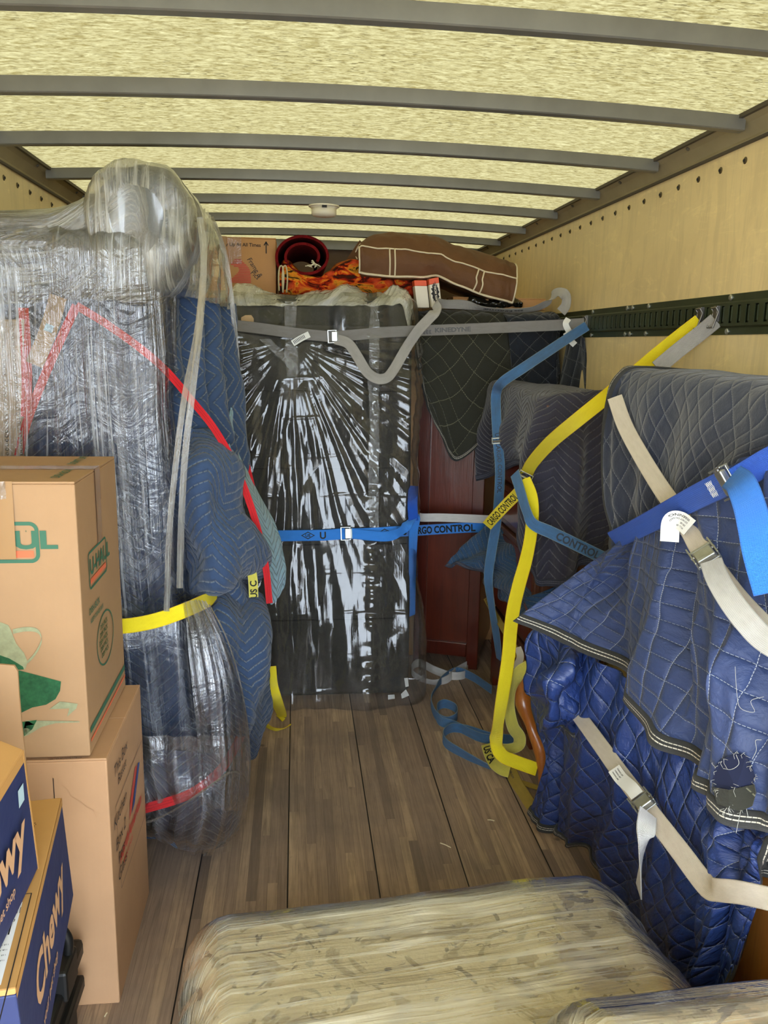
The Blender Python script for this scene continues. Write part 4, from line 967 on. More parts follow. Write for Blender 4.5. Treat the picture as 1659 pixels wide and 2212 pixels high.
for y in (4.42, 5.3):
    for k in range(len(sp)-1): mb.face([q+V(0, y, 0) for q in (inner[k], inner[k+1], outer[k+1], outer[k])])
rug = mb.build('rolled_rug', RUGR, None, smooth=False); tag(rug, 'dark red rug rolled into a tube, open end facing the aisle', 'rug')
TAS = plain('cream rug tassels', lin(206, 196, 166), .9)
tp = A(672, 575, y=4.43)
for k in range(9):
    a = -.5+k*.45; mb = MB(); P = [tp+V(.01*k-.03, 0, .004*math.sin(k*2)), tp+V(.01*k-.03+.02*math.cos(a), -.006, .012*math.sin(a)+.006), tp+V(.01*k-.03+.034*math.cos(a+.4), -.004, .03*math.sin(a+.3))]
    mb.tube([Vector(q) for q in cr([tuple(q) for q in P], 8)], .0022, 5); mb.build('tassel', TAS, rug)
# folded orange rug
t = NT('orange patterned rug'); o_ = t.obj(); vo = t.n('ShaderNodeTexVoronoi'); t.L(t.map(o_, (9, 9, 9)), vo.inputs['Vector']); vo.inputs['Scale'].default_value = 1.4
n1 = t.noise(t.map(o_, (6, 10, 14)), 1.3, 4, .6, 1.4)
c = t.ramp(n1, [(.30, lin(36, 30, 18)), (.42, lin(70, 20, 10)), (.47, lin(150, 34, 18)), (.53, lin(204, 84, 24)), (.58, lin(212, 140, 40)), (.66, lin(40, 30, 18))])
c = t.mix(t.ramp(vo.outputs[0], [(.15, .8), (.35, 0.0)]), c, lin(206, 76, 40))
RUGO = t.done(t.bsdf(c, .95, 0, .1, t.bump(t.noise(o_, 160, 2, .6), .003)))
def mound(name, sec, mat, label, cat, y0, y1, n=60, amp=.006, seed=0, yf=None):
    """soft folded bundle: sec = (px, py_bottom, py_top) seen on plane y0; crown bulges back to y1"""
    rows = []
    for px, pb, pt in sec:
        a = A(px, pb, y=y0); b = A(px, pt, y=y0+.03); h = b.z-a.z
        rows.append([a+V(0, .02, -.002), a+V(0, -.005, h*.2), a+V(0, -.015, h*.5), V(b.x, y0+.01, a.z+h*.86), V(b.x, y0+.05, b.z), V(b.x, (y0+y1)/2, b.z+.01), V(b.x, y1-.03, b.z-.01), V(b.x, y1, a.z+h*.5), V(a.x, y1-.02, a.z)])
    G, UV = surf([[rows[c][r] for c in range(len(rows))] for r in range(9)], n, 70, lambda u, v, p: amp*nz(u*14, v*8, seed)+amp*1.3*nz(u*5, v*4, seed+4))
    Gt = G.transpose(1, 0, 2); mb = MB(); UVt = UV.transpose(1, 0, 2)
    UVc = [[tuple(q) for q in r]+[tuple(r[-1]+np.array([0, .05]))] for r in UVt]
    mb.grid([[Vector(p) for p in r] for r in Gt], UVc, closed=True, cap=True)
    o = mb.build(name, mat, None, smooth=True); tag(o, label, cat); return o, G
mound('folded_rug', [(603, 640, 585), (618, 640, 560), (650, 640, 590), (690, 640, 600), (715, 640, 582), (745, 640, 566), (790, 640, 562), (850, 640, 592), (910, 640, 603), (940, 635, 610)], RUGO, 'folded rug patterned in orange, red and black under the brown bag', 'rug', 4.40, 4.95, 90, .012, 3)
FRINGE = plain('cream fringe edging', lin(190, 176, 140), .9)
for k, (dx, w) in enumerate(((0, 0), (8, 5))):
    P = [A(603+dx, 628, y=4.385), A(602+dx, 600, y=4.38), A(604+dx, 578, y=4.39), A(610+dx, 576, y=4.39), A(613+dx, 600, y=4.38), A(611+dx, 632, y=4.385)]
    mb = MB(); mb.tube([Vector(q) for q in cr([tuple(q) for q in P], 30)], .004, 6); tag(mb.build('cord_loop', FRINGE, None, smooth=True), ('cream cord edging loop beside the picture carton, the left of two', 'cream cord edging loop beside the picture carton, the right of two')[k], 'cord')
# brown storage bag with cream piping
BAGB = plain('brown canvas', lin(98, 66, 40), .7, 0, .3, 6, .15, .004, 30); PIPE = plain('cream piping', lin(214, 200, 170), .7)
sec = [(775, 588, 534, 545), (790, 592, 534, 518), (850, 598, 539, 503), (905, 600, 545, 508), (945, 598, 550, 514), (985, 614, 566, 532), (1040, 636, 584, 546), (1085, 648, 595, 560), (1108, 655, 603, 572)]
rows = []
for i, (px, pb, ps, pt) in enumerate(sec):
    yb = 4.33+.01*math.sin(i); a = A(px, pb, y=yb); s_ = A(px+(10 if i == 8 else 0), ps, y=yb-.005); top_ = A(px+(2 if i == 8 else 0), pt, y=4.52)
    rows.append([a+V(0, .10, -.004), a+V(0, .012, -.004), a, a.lerp(s_, .5)+V(0, -.02, 0), s_, s_.lerp(top_, .5)+V(0, -.02, .02), top_, V(top_.x, 4.70, top_.z-.04), V(top_.x, 4.80, (top_.z+a.z)/2), V(a.x, 4.74, a.z)])
G, UV = surf([[rows[c][r] for c in range(9)] for r in range(10)], 130, 90, lambda u, v, p: (.010*nz(u*11, v*6, 2)+.006*nz(u*24, v*16, 6)))
Gt = G.transpose(1, 0, 2); mb = MB(); mb.grid([[Vector(p) for p in r] for r in Gt], closed=True, cap=True)
bb = mb.build('storage_bag', BAGB, None, smooth=True); tag(bb, 'long brown fabric storage bag with cream piping lying on the load near the right wall', 'bag')
def piping(pts, nm='piping', r=.0042):
    P = [Vector(q) for q in cr([tuple(q) for q in pts], 60)]; mb = MB(); mb.tube(P, r, 7); mb.build(nm, PIPE, bb, smooth=True)
iS = int(round(4/9*89)); iB = int(round(2/9*89))
piping([Vector(G[iS, k])+V(0, -.003, 0) for k in range(0, 130, 4)]); piping([Vector(G[iB, k])+V(0, -.004, 0) for k in range(0, 130, 4)], r=.006)
for k in (1, 128): piping([Vector(G[j, k])+V(0, -.004, 0) for j in range(iB, iS+1, 4)])
piping([Vector(G[j, 128])+V(.003, -.002, 0) for j in range(iS, iS+20, 3)])
for px in (843, 853, 1034, 1047):
    k = int(np.argmin(abs(np.array([829.5+FPX*((Vector(G[iS, c])-CAM).dot(_r))/((Vector(G[iS, c])-CAM).dot(_f)) for c in range(130)])-px)))
    k2 = k-(4 if px > 1000 else 0); piping([Vector(G[j, int(round(k2+(k-k2)*(j-iB)/(iS-iB)))])+V(0, -.004, 0) for j in range(iB, iS+1, 4)], 'stripe')
piping([A(772, 560, y=4.5), A(768, 548, y=4.52), A(776, 530, y=4.5), A(790, 518, y=4.5)])
mb = MB(); P = [A(748, 566, y=4.56), A(762, 545, y=4.54), A(779, 520, y=4.52), A(786, 530, y=4.5), A(778, 560, y=4.5)]; mb.face(P); mb.build('corner_flap', BAGB, bb, solid=.01)
# orange and white product carton
ORW = plain('orange printed card', lin(222, 84, 40), .5); WHB = plain('white printed card', lin(216, 208, 190), .5)
p = A(933, 664, y=4.22); q = A(952, 660, y=4.22); tl_ = A(926, 603, y=4.22); up = (tl_-p); wd_ = (q-p)*1.12
e = thing('product_carton', 'small white carton with orange top and black burst, standing at the mattress corner', 'box', p)
hexa(p, wd_, (0, .10, 0), up*.80).build('body', WHB, e, bevel=.002); hexa(p+up*.80, wd_, (0, .10, 0), up*.20).build('lid', ORW, e, bevel=.002)
hexa(p+V(-.066, .06, 0), (.06, -.02, 0), (0, .08, 0), up*.78).build('side_panel', WHB, e, bevel=.002); hexa(p+V(-.066, .06, 0)+up*.78, (.06, -.02, 0), (0, .08, 0), up*.2).build('side_lid', ORW, e, bevel=.002)
ux = wd_.normalized(); uy = up.normalized(); cc = p+wd_*.5+up*.48+V(0, -.001, 0)
st_ = []
for k in range(28):
    rr = (1.0 if k % 2 == 0 else .72)*(1+.12*math.sin(k*2.3)); a = k/28*2*PI; st_.append((math.cos(a)*rr*.021, math.sin(a)*rr*.055))
poly(st_, cc, ux, uy, BLACK, e, 'burst'); flat_text('40% MORE', cc-uy*.036+ux*.007, uy, -ux, .011, WHB, e, bold=.02, off=.002, sx=1.0)
# black plastic sack with shiny folds
SACK = plain('black bin-bag plastic', lin(26, 26, 24), .2, 0, .6, 0, 0, .02, 14, coat=.3)
mound('plastic_sack', [(1000, 662, 652), (1020, 664, 640), (1050, 664, 648), (1075, 664, 642), (1105, 662, 640), (1128, 660, 652)], SACK, 'black shiny plastic sack squeezed under the right end of the brown bag', 'bag', 4.36, 4.7, 80, .012, 9)

# ---------------------------------------------------------------- sofa standing on its end, padded and film wrapped (left)
LINEN = plain('beige linen upholstery', lin(176, 156, 130), .9, 0, .2, 90, .12, .001, 500)
NAIL = plain('pewter nail heads', lin(170, 164, 150), .3, .85)
so_ = thing('sofa', 'beige sofa standing on end inside blankets, its nail-head trim showing at the far left edge', 'sofa', (-.88, 3.1, 0))
mb = rloft((-1.19, 2.74, .04), (-.62, 3.50, 2.0), .05, 'z', 60, 20); mb.build('frame', LINEN, so_, smooth=True)
fp = [A(-60, 690, y=2.675), A(52, 690, y=2.675), A(48, 1040, y=2.675), A(-60, 1040, y=2.675)]
mb = MB(); mb.face(fp[::-1], [(0, 0), (.1, 0), (.1, .5), (0, .5)]); mb.build('arm_panel', LINEN, so_, solid=.03, off=-1)
for x0, x1 in ((6, 16), (25, 46)):
    n = 30
    for k in range(n):
        f_ = k/(n-1); c_ = A(x0+(x1-x0)*f_, 700+280*f_, y=2.668); mb = MB(); mb.disc(c_, (0, -1, 0), .0052, .0045, 8, dome=True); mb.build('nail_head', NAIL, so_, smooth=True)
Q_WRAP = quilt('dark teal-blue wrapped blanket', lin(48, 66, 92), lin(98, 114, 132), 'zigzag', .085, .8, .25, .15, .3, .006, .5, .03)
def zx(tab, z):
    return float(np.interp(z, [t_[0] for t_ in tab], [t_[1] for t_ in tab]))
RX = [(0, -.56), (.15, -.52), (.4, -.50), (.6, -.53), (.9, -.565), (1.2, -.58), (1.6, -.60), (2.0, -.60), (2.2, -.58)]
def wrap_shape(z0, z1, grow=0, lx=-1.21):
    def f(s):
        z = z0+(z1-z0)*s; r = zx(RX, z)+grow; hx = (r-lx)/2; cx = (r+lx)/2
        w = 1-.05*math.exp(-((z-.92)/.07)**2)
        return (cx-(-.88), 0, hx/.33, w)
    return f
def wd1(u, v, p, n): return .012*nz(p.x*5, p.z*4, p.y*4)+.008*nz(p.x*14, p.z*5, 3+p.y*9)
# corner gap so the beige arm panel shows at the far left
mbw = rloft((-1.21, 2.70, .03), (-.55, 3.52, 2.06), .06, 'z', 200, 160, disp=wd1, shape=wrap_shape(.03, 2.06))
wb = mbw.build('moving_blanket', Q_WRAP, None, smooth=True); tag(wb, 'dark blue quilted blanket wrapped round the upended sofa beneath the stretch film', 'blanket')
# scrolled arm at the top, wrapped in grey-blue padding
Q_HEAD = quilt('grey-blue padded wrap', lin(66, 74, 82), lin(92, 100, 106), 'zigzag', .08, .85, .2, .1, .3, .006, .5, .03)
hc = A(302, 472, y=2.74); HR = .148
mb = MB(); P = []; UV = []
for j, y in enumerate([2.70, 2.705, 2.72, 2.76, 2.85, 3.0, 3.15, 3.3, 3.42, 3.48, 3.50, 3.505]):
    k_ = [.55, .85, .96, 1, 1, 1, 1, 1, 1, .95, .8, .5][j]; row = []
    for q in range(60):
        a = 2*PI*q/60; r_ = HR*k_*(1+.05*math.sin(a*2+.5))*(1+.03*nz(math.cos(a)*2, math.sin(a)*2, y*5)); s_ = 1.28 if math.sin(a) < 0 else 1
        row.append(V(hc.x+math.cos(a)*r_, y, hc.z+math.sin(a)*r_*s_))
    P.append(row); UV.append([(2*PI*HR*q/60, y) for q in range(61)])
mb.grid(P, UV, closed=True, cap=True); hd = mb.build('moving_blanket', Q_HEAD, None, smooth=True); tag(hd, 'grey-blue padded roll over the sofa arm at the very top left, under cloudy film', 'blanket')
# shoulder to the left of the roll
mb = rloft((-1.21, 2.72, 1.90), (-.60, 3.45, 2.135), .05, 'x', 60, 40, disp=lambda u, v, p, n: .012*nz(p.x*6, p.z*6, p.y*5), shape=lambda s: (0, -.012+.05*sm(.55, 1, s), 1, 1))
sh = mb.build('moving_blanket', Q_HEAD, None, smooth=True); tag(sh, 'grey-blue quilted blanket over the shoulder left of the padded roll', 'blanket')

# hanging blanket on the aisle side: three bulges
def net_of(rows): return [[A(a, b, y=y) for a, b, y in r] for r in rows]
n1 = net_of([[(345, 625, 3.00), (400, 630, 3.05), (450, 645, 3.15), (495, 660, 3.35)],
             [(345, 720, 2.92), (400, 720, 2.98), (455, 730, 3.10), (505, 740, 3.32)],
             [(350, 820, 2.86), (410, 820, 2.92), (465, 830, 3.05), (515, 840, 3.30)],
             [(360, 900, 2.84), (420, 910, 2.90), (480, 930, 3.02), (522, 940, 3.28)],
             [(365, 980, 2.86), (430, 1000, 2.92), (500, 1020, 3.05), (530, 1040, 3.28)]])
def fold_v(k, a): return lambda u, v, p: a*math.sin(u*k+1.5*nz(u*2, v*2, 3)+v)+.010*nz(u*7, v*5, 2)+.004*nz(u*22, v*18, 5)
b1, G, _ = cloth('moving_blanket', n1, Q_MOVER, 140, 130, fold_v(24, .022), uvrot=PI/2); tag(b1, 'blue zigzag-quilted blanket hanging in vertical folds just below the padded roll', 'blanket')
n2 = net_of([[(362, 905, 2.90), (420, 915, 2.86), (470, 950, 2.92), (512, 1010, 3.05)],
             [(365, 990, 2.82), (430, 980, 2.72), (500, 1040, 2.82), (548, 1110, 3.00)],
             [(372, 1080, 2.82), (440, 1070, 2.68), (520, 1120, 2.78), (562, 1190, 3.02)],
             [(382, 1170, 2.83), (450, 1180, 2.67), (525, 1210, 2.78), (560, 1240, 3.02)],
             [(392, 1250, 2.86), (455, 1260, 2.74), (520, 1262, 2.84), (552, 1270, 3.05)],
             [(398, 1300, 2.92), (452, 1296, 2.86), (510, 1290, 2.92), (545, 1290, 3.08)]])
def f_m(u, v, p): return .028*math.sin(v*13+u*5+2.0*nz(u*2, v*2, 7))+.015*nz(u*5, v*6, 2)+.005*nz(u*20, v*18, 5)+.012*math.sin(u*9-v*7)
b2, G, _ = cloth('moving_blanket', n2, Q_MOVER, 160, 180, f_m); tag(b2, 'blue zigzag-quilted blanket bulging above the yellow strap on the sofa bundle', 'blanket')
n3 = net_of([[(405, 1285, 2.98), (470, 1278, 2.90), (525, 1275, 2.95), (570, 1300, 3.08)],
             [(400, 1350, 2.86), (470, 1345, 2.72), (550, 1340, 2.82), (591, 1370, 3.06)],
             [(405, 1430, 2.84), (480, 1440, 2.68), (555, 1440, 2.80), (588, 1450, 3.06)],
             [(418, 1520, 2.84), (488, 1530, 2.70), (552, 1520, 2.82), (578, 1510, 3.06)],
             [(435, 1590, 2.88), (495, 1600, 2.78), (540, 1590, 2.90), (560, 1570, 3.08)],
             [(450, 1660, 2.98), (495, 1665, 2.92), (528, 1650, 3.00), (540, 1630, 3.10)]])
def f_n(u, v, p): return .022*math.sin(u*13+v*5+2.2*nz(u*2, v*2, 1))+.014*nz(u*5, v*5, 12)+.005*nz(u*20, v*18, 5)
b3, G, _ = cloth('moving_blanket', n3, Q_MOVER, 160, 190, f_n); tag(b3, 'blue zigzag-quilted blanket ballooning below the yellow strap on the sofa bundle', 'blanket')
n4 = net_of([[(235, 1610, 2.80), (330, 1620, 2.66), (430, 1625, 2.64), (500, 1630, 2.78), (528, 1630, 3.05)],
             [(245, 1690, 2.72), (345, 1700, 2.57), (450, 1705, 2.54), (515, 1695, 2.70), (536, 1680, 3.02)],
             [(262, 1755, 2.74), (350, 1768, 2.58), (445, 1775, 2.53), (508, 1755, 2.68), (532, 1720, 3.00)],
             [(285, 1770, 2.80), (362, 1808, 2.66), (438, 1828, 2.60), (497, 1800, 2.74), (522, 1760, 3.02)],
             [(310, 1768, 2.95), (380, 1815, 2.80), (436, 1840, 2.74), (485, 1822, 2.84), (510, 1785, 3.05)]])
b4, G, _ = cloth('moving_blanket', n4, Q_MOVER, 160, 110, lambda u, v, p: .008*math.sin(u*15)+.010*nz(u*5, v*5, 12)+.004*nz(u*20, v*14, 5)); tag(b4, 'blue quilted blanket rounded under the foot of the sofa bundle, standing on the floor', 'blanket')
# open flap: pale lining with a red hem
n5 = net_of([[(498, 880, 3.18), (502, 878, 3.24), (510, 890, 3.30)],
             [(492, 960, 3.02), (505, 960, 3.16), (517, 980, 3.28)],
             [(520, 1030, 2.98), (536, 1040, 3.10), (552, 1060, 3.22)],
             [(552, 1120, 2.98), (574, 1130, 3.08), (594, 1140, 3.18)],
             [(572, 1210, 3.00), (594, 1205, 3.08), (612, 1210, 3.16)],
             [(580, 1265, 3.02), (598, 1258, 3.08), (614, 1254, 3.14)],
             [(584, 1306, 3.04), (594, 1296, 3.08), (604, 1282, 3.12)]])
fl_, G, _ = cloth('moving_blanket', n5, Q_PALE, 60, 150, lambda u, v, p: .006*nz(u*4, v*12, 3)); tag(fl_, 'pale blue blanket lining turned out beside the mattress bag, edged with red tape', 'blanket')
W_RED = BIND_RED
redp = [(40, 985, 2.68), (62, 900, 2.68), (110, 780, 2.68), (165, 660, 2.68), (230, 700, 2.68), (300, 750, 2.68), (358, 800, 2.70), (420, 872, 2.76), (462, 925, 2.80), (500, 990, 2.84), (530, 1060, 2.88), (556, 1140, 2.90), (574, 1225, 2.93), (582, 1302, 2.97)]
s_ = Strap([A(a, b, y=y) for a, b, y in redp[:4]], .026, .006); s_.mesh('red_hem', BIND_RED, wb)
s_ = Strap([A(a, b, y=y) for a, b, y in redp[3:]], .024, .008); s_.mesh('red_hem', BIND_RED, wb)
s_ = Strap([A(a, b, y=y) for a, b, y in [(50, 665, 2.68), (55, 740, 2.68), (58, 820, 2.68), (56, 900, 2.68)]], .03, .005); s_.mesh('red_hem', BIND_RED, wb)
s_ = Strap([A(a, b, y=y) for a, b, y in [(512, 830, 3.30), (514, 900, 3.28), (520, 960, 3.24), (535, 1020, 3.22), (550, 1082, 3.22)]], .03, .008); s_.mesh('red_hem', BIND_RED, fl_)
s_ = Strap([A(a, b, y=y) for a, b, y in [(258, 1760, 2.60), (330, 1742, 2.52), (410, 1715, 2.47), (470, 1670, 2.52), (505, 1620, 2.66), (528, 1572, 2.84)]], .03, .006); s_.mesh('red_hem', BIND_RED, b4)
# brown paper tape with a small label, stuck on the wrap
KRAFT = plain('brown parcel tape', lin(150, 118, 74), .35)
pt = [(126, 640, 2.66), (112, 690, 2.66), (94, 740, 2.66), (74, 788, 2.66)]
s_ = Strap([A(a, b, y=y) for a, b, y in pt], .05, .001); kt = s_.mesh('parcel_tape', KRAFT); tag(kt, 'strip of brown parcel tape with a tiny pale label on the wrapped sofa', 'tape')
c_, t_, w_, n_ = s_.at(.10); sg = 1 if n_.dot(CAM-c_) > 0 else -1
PLB = plain('pale blue label', lin(176, 206, 220), .6); poly([(-.012, -.011), (.012, -.011), (.012, .011), (-.012, .011)], c_, w_, t_ if sg > 0 and w_.cross(t_).dot(CAM-c_) > 0 else -t_, PLB, kt, 'label', .002)
mb = MB()
# the stretch film
FILM = film('stretch film', .01, .85, 80, .7, (.88, .92, .96), .009, .12, 8, 1.5, ang=.06, lo=.56, hi=.61)
FILMH = film('cloudy stretch film', .12, .6, 60, 3, (.90, .88, .76), .008, .22, 16, .9, ang=.5, lo=.44, hi=.62)
FILMC = film('clear loose film', .04, .45, 60, 1.0, (.90, .93, .97), .010, .10, 8, 1.6, lo=.52, hi=.62)
FILMB = film('bunched film cord', .05, .35, 4, 3.5, (.92, .90, .80), .01, .12, 10, .7, lo=.48, hi=.56, swap=True)
def fd(u, v, p, n): return .016+.010*ridge(u*17+.5*nz(u*4, v*1.2, 1))*abs(nz(u*9, v*.8, 2))*2+.012*nz(p.x*5, p.z*4, p.y*4)+.006*nz(u*40, v*2, 3)
fm = rloft((-1.21, 2.66, .10), (-.55, 3.54, 2.12), .06, 'z', 420, 150, disp=fd, shape=wrap_shape(.10, 2.12, .02))
fo = fm.build('stretch_film', FILM, None, smooth=True); tag(fo, 'clear stretch film wound in upright streaks round the padded sofa', 'plastic film')
P = []; UV = []
for j, y in enumerate([2.655, 2.66, 2.68, 2.74, 2.85, 3.0, 3.15, 3.3, 3.45, 3.52, 3.54]):
    k_ = [.5, .86, 1.0, 1.06, 1.08, 1.08, 1.08, 1.08, 1.06, 1, .7][j]; row = []
    for q in range(140):
        a = 2*PI*q/140; r_ = (HR+.012)*k_*(1+.04*nz(math.cos(a)*3, math.sin(a)*3, y*4)+.004*math.sin(a*37+y*9)); s_ = 1.45 if math.sin(a) < 0 else 1.02
        row.append(V(hc.x+.004+math.cos(a)*r_, y, hc.z+math.sin(a)*r_*s_))
    row = [p_ + V(0, (.035*nz(p_.x*8, p_.z*8, 2)+.012*nz(p_.x*22, p_.z*16, 5)-.01*(j < 2)) if j < 4 else 0, 0) for p_ in row]
    P.append(row); UV.append([(row[q % 140].x, row[q % 140].z) if j < 4 else (2*PI*HR*q/140, y) for q in range(141)])
mb = MB(); mb.grid(P, UV, closed=True, cap=True); fh = mb.build('film_hood', FILMH, fo, smooth=True)
mb = rloft((-1.22, 2.67, 1.88), (-.60, 3.5, 2.155), .05, 'x', 120, 70, disp=lambda u, v, p, n: .008*nz(p.x*8, p.z*8, p.y*5)+.004*math.sin(u*90), shape=lambda s: (0, .012+.055*sm(.35, 1, s), 1, 1+.35*sm(.5, 1, s)))
mb.build('film_shoulder', FILMH, fo, smooth=True)
FILMK = film('pulled film cord', .10, .30, 3, 2.5, (.95, .94, .86), .004, .12, 5, .8, lo=.5, hi=.56, swap=True)
# loose sheets and bunched cords of film
def sheet(rows, mat, nm, nu=80, nv=80, amp=.006):
    G, UV = surf(net_of(rows), nu, nv, lambda u, v, p: amp*nz(u*9, v*4, 3)+amp*.6*math.sin(u*40)); mb = MB(); mb.grid([[Vector(p) for p in r] for r in G], UV); return mb.build(nm, mat, fo, smooth=True)
sheet([[(425, 440, 2.95), (450, 460, 3.1), (472, 500, 3.35)], [(420, 540, 2.82), (450, 540, 3.0), (490, 590, 3.3)], [(400, 640, 2.76), (440, 648, 2.95), (500, 668, 3.25)]], FILMC, 'loose_film', amp=.012)
def cord(pts, w, mat=None, nm='film_cord'):
    mat = mat or FILMK
    s = Strap([A(a, b, y=y) for a, b, y in pts], w, .004); return s.mesh(nm, mat, fo)
cord([(432, 470, 2.70), (440, 560, 2.66), (432, 700, 2.62), (415, 850, 2.58), (400, 980, 2.56), (392, 1120, 2.56), (388, 1270, 2.58)], .020)
cord([(446, 500, 2.72), (428, 700, 2.64), (398, 860, 2.58), (380, 1000, 2.55), (366, 1150, 2.54), (360, 1320, 2.56)], .018)
cord([(455, 470, 3.2), (478, 530, 3.26), (496, 640, 3.30), (508, 760, 3.32), (522, 880, 3.32), (532, 1000, 3.32)], .022)
cord([(462, 480, 3.2), (488, 560, 3.26), (506, 700, 3.28), (518, 850, 3.30)], .018)
sheet([[(395, 1300, 2.62), (425, 1296, 2.60), (445, 1300, 2.66)], [(405, 1380, 2.56), (455, 1370, 2.54), (490, 1390, 2.66)], [(415, 1480, 2.52), (480, 1470, 2.50), (525, 1500, 2.68)], [(425, 1580, 2.50), (490, 1580, 2.48), (540, 1600, 2.70)], [(430, 1660, 2.50), (495, 1670, 2.46), (540, 1680, 2.72)], [(430, 1740, 2.50), (490, 1750, 2.46), (530, 1750, 2.72)]], FILMC, 'loose_film', 90, 120, .008)
sheet([[(225, 1585, 2.60), (345, 1590, 2.52), (450, 1590, 2.46), (535, 1590, 2.68)], [(240, 1650, 2.58), (350, 1660, 2.50), (450, 1660, 2.46), (538, 1660, 2.68)], [(285, 1720, 2.56), (360, 1740, 2.50), (460, 1745, 2.44), (540, 1710, 2.68)], [(270, 1775, 2.62), (355, 1800, 2.55), (445, 1815, 2.48), (530, 1770, 2.68)], [(290, 1790, 2.72), (370, 1825, 2.62), (435, 1848, 2.56), (510, 1810, 2.72)]], FILMC, 'loose_film', 120, 90, .012)
cord([(283, 1782, 2.54), (330, 1772, 2.50), (390, 1742, 2.45), (450, 1700, 2.42), (500, 1668, 2.46), (530, 1680, 2.56), (536, 1720, 2.66)], .006)
cord([(452, 1306, 2.58), (490, 1380, 2.54), (520, 1480, 2.58), (538, 1600, 2.66), (536, 1700, 2.70), (505, 1800, 2.66), (440, 1848, 2.56)], .005)


# ---------------------------------------------------------------- cartons at the left
GREEN = plain('green box printing', lin(58, 108, 84), .7); GREEND = plain('dark green box printing', lin(40, 92, 58), .7, 0, .3, 60, .3); PGREEN = plain('pale green halftone', lin(148, 152, 118), .7, 0, .3, 60, .15)
ORNG = plain('orange box printing', lin(222, 112, 74), .7)
e, M = carton('dish_carton', 'tall kraft carton printed with green pitcher and OX lettering, upper of the two at left', (-1.15, 2.02, .742), (-.690, 2.47, 1.458), CARD3)
F = lambda px, py: A(px, py, y=2.0185)
X1, Z1 = (1, 0, 0), (0, 0, 1)
def outline(x0, x1, z0, z1, r, w, o, ux, uz, mat, par, nm='logo_frame'):
    mb = MB(); ux = Vector(ux); uz = Vector(uz); n = ux.cross(uz); P = []; 
    for k in range(41):
        s_ = k/40*2*PI; cx = (x1-r) if math.cos(s_) > 0 else (x0+r); cz = (z1-r) if math.sin(s_) > 0 else (z0+r)
        P.append([(cx+math.cos(s_)*rr, cz+math.sin(s_)*rr) for rr in (r, r-w)])
    mb.grid([[Vector(o)+ux*a+uz*b+n*.0008 for a, b in row] for row in P]); return mb.build(nm, mat, par)
a = F(88, 1216); b = F(88, 1127)
outline(-.30, 0, 0, b.z-a.z, .022, .009, a, X1, Z1, GREEN, e)
c_ = F(66, 1184); flat_text('U-HAUL', c_+V(-.245, 0, 0), X1, Z1, .043, GREEN, e, bold=.04, sx=1.42)
q = F(74, 1205); mb = MB(); mb.face([q+V(-.27, -.001, 0), q+V(0, -.001, .001), q+V(0, -.001, .018), q+V(-.27, -.001, .018)]); mb.build('logo_bar', ORNG, e)
flat_text('R', F(55, 1149), X1, Z1, .004, GREEN, e)
flat_text('DISH BOX', F(43, 1276)+V(-.275, 0, 0), X1, Z1, .030, GREEN, e, bold=.035, sx=1.15)
flat_text("©2004 U-HAUL INT'L. PRINTED IN THE U.S.A.", F(105, 1641), (1, 0, .03), Z1, .0035, BLACK, e, bold=.01, sx=.86)
def fpoly(pts, mat, nm): 
    mb = MB(); P = [F(*p)+V(0, -.0008, 0) for p in pts]; mb.face(P); mb.build(nm, mat, e)
fpoly([(-60, 1345), (-10, 1340), (18, 1350), (24, 1362), (35, 1390), (52, 1410), (60, 1430), (55, 1445), (-60, 1445)], PGREEN, 'pitcher_print')
mb = MB(); P = [F(*p)+V(0, -.001, 0) for p in ((28, 1364), (55, 1359), (80, 1362), (90, 1378), (86, 1395), (74, 1415), (60, 1430))]; mb.tube([Vector(q) for q in cr([tuple(q) for q in P], 30)], .0035, 6); 
C_ = [Vector(q) for q in cr([tuple(q) for q in P], 30)]; mb = MB(); mb.grid([[p_+V(0, 0, .006-.002*(i/30)) for i, p_ in enumerate(C_)], [p_-V(0, 0, .006-.002*(i/30)) for i, p_ in enumerate(C_)]]); mb.build('pitcher_handle_print', PGREEN, e)
fpoly([(-60, 1420), (0, 1415), (20, 1422), (34, 1430), (50, 1440), (52, 1446), (-60, 1452)], GREEND, 'pitcher_print')
fpoly([(38, 1447), (95, 1462), (132, 1472), (130, 1492), (120, 1510), (100, 1522), (70, 1528), (45, 1540), (38, 1552)], GREEND, 'cup_print')
fpoly([(106, 1532), (130, 1515), (168, 1520), (165, 1530), (145, 1548), (150, 1530)], PGREEN, 'cloth_print')
fpoly([(55, 1556), (172, 1558), (172, 1560), (120, 1562), (90, 1570), (60, 1588), (48, 1592)], PGREEN, 'shadow_print')
fpoly([(42, 1560), (80, 1555), (70, 1575), (50, 1592)], GREEND, 'leaf_print')
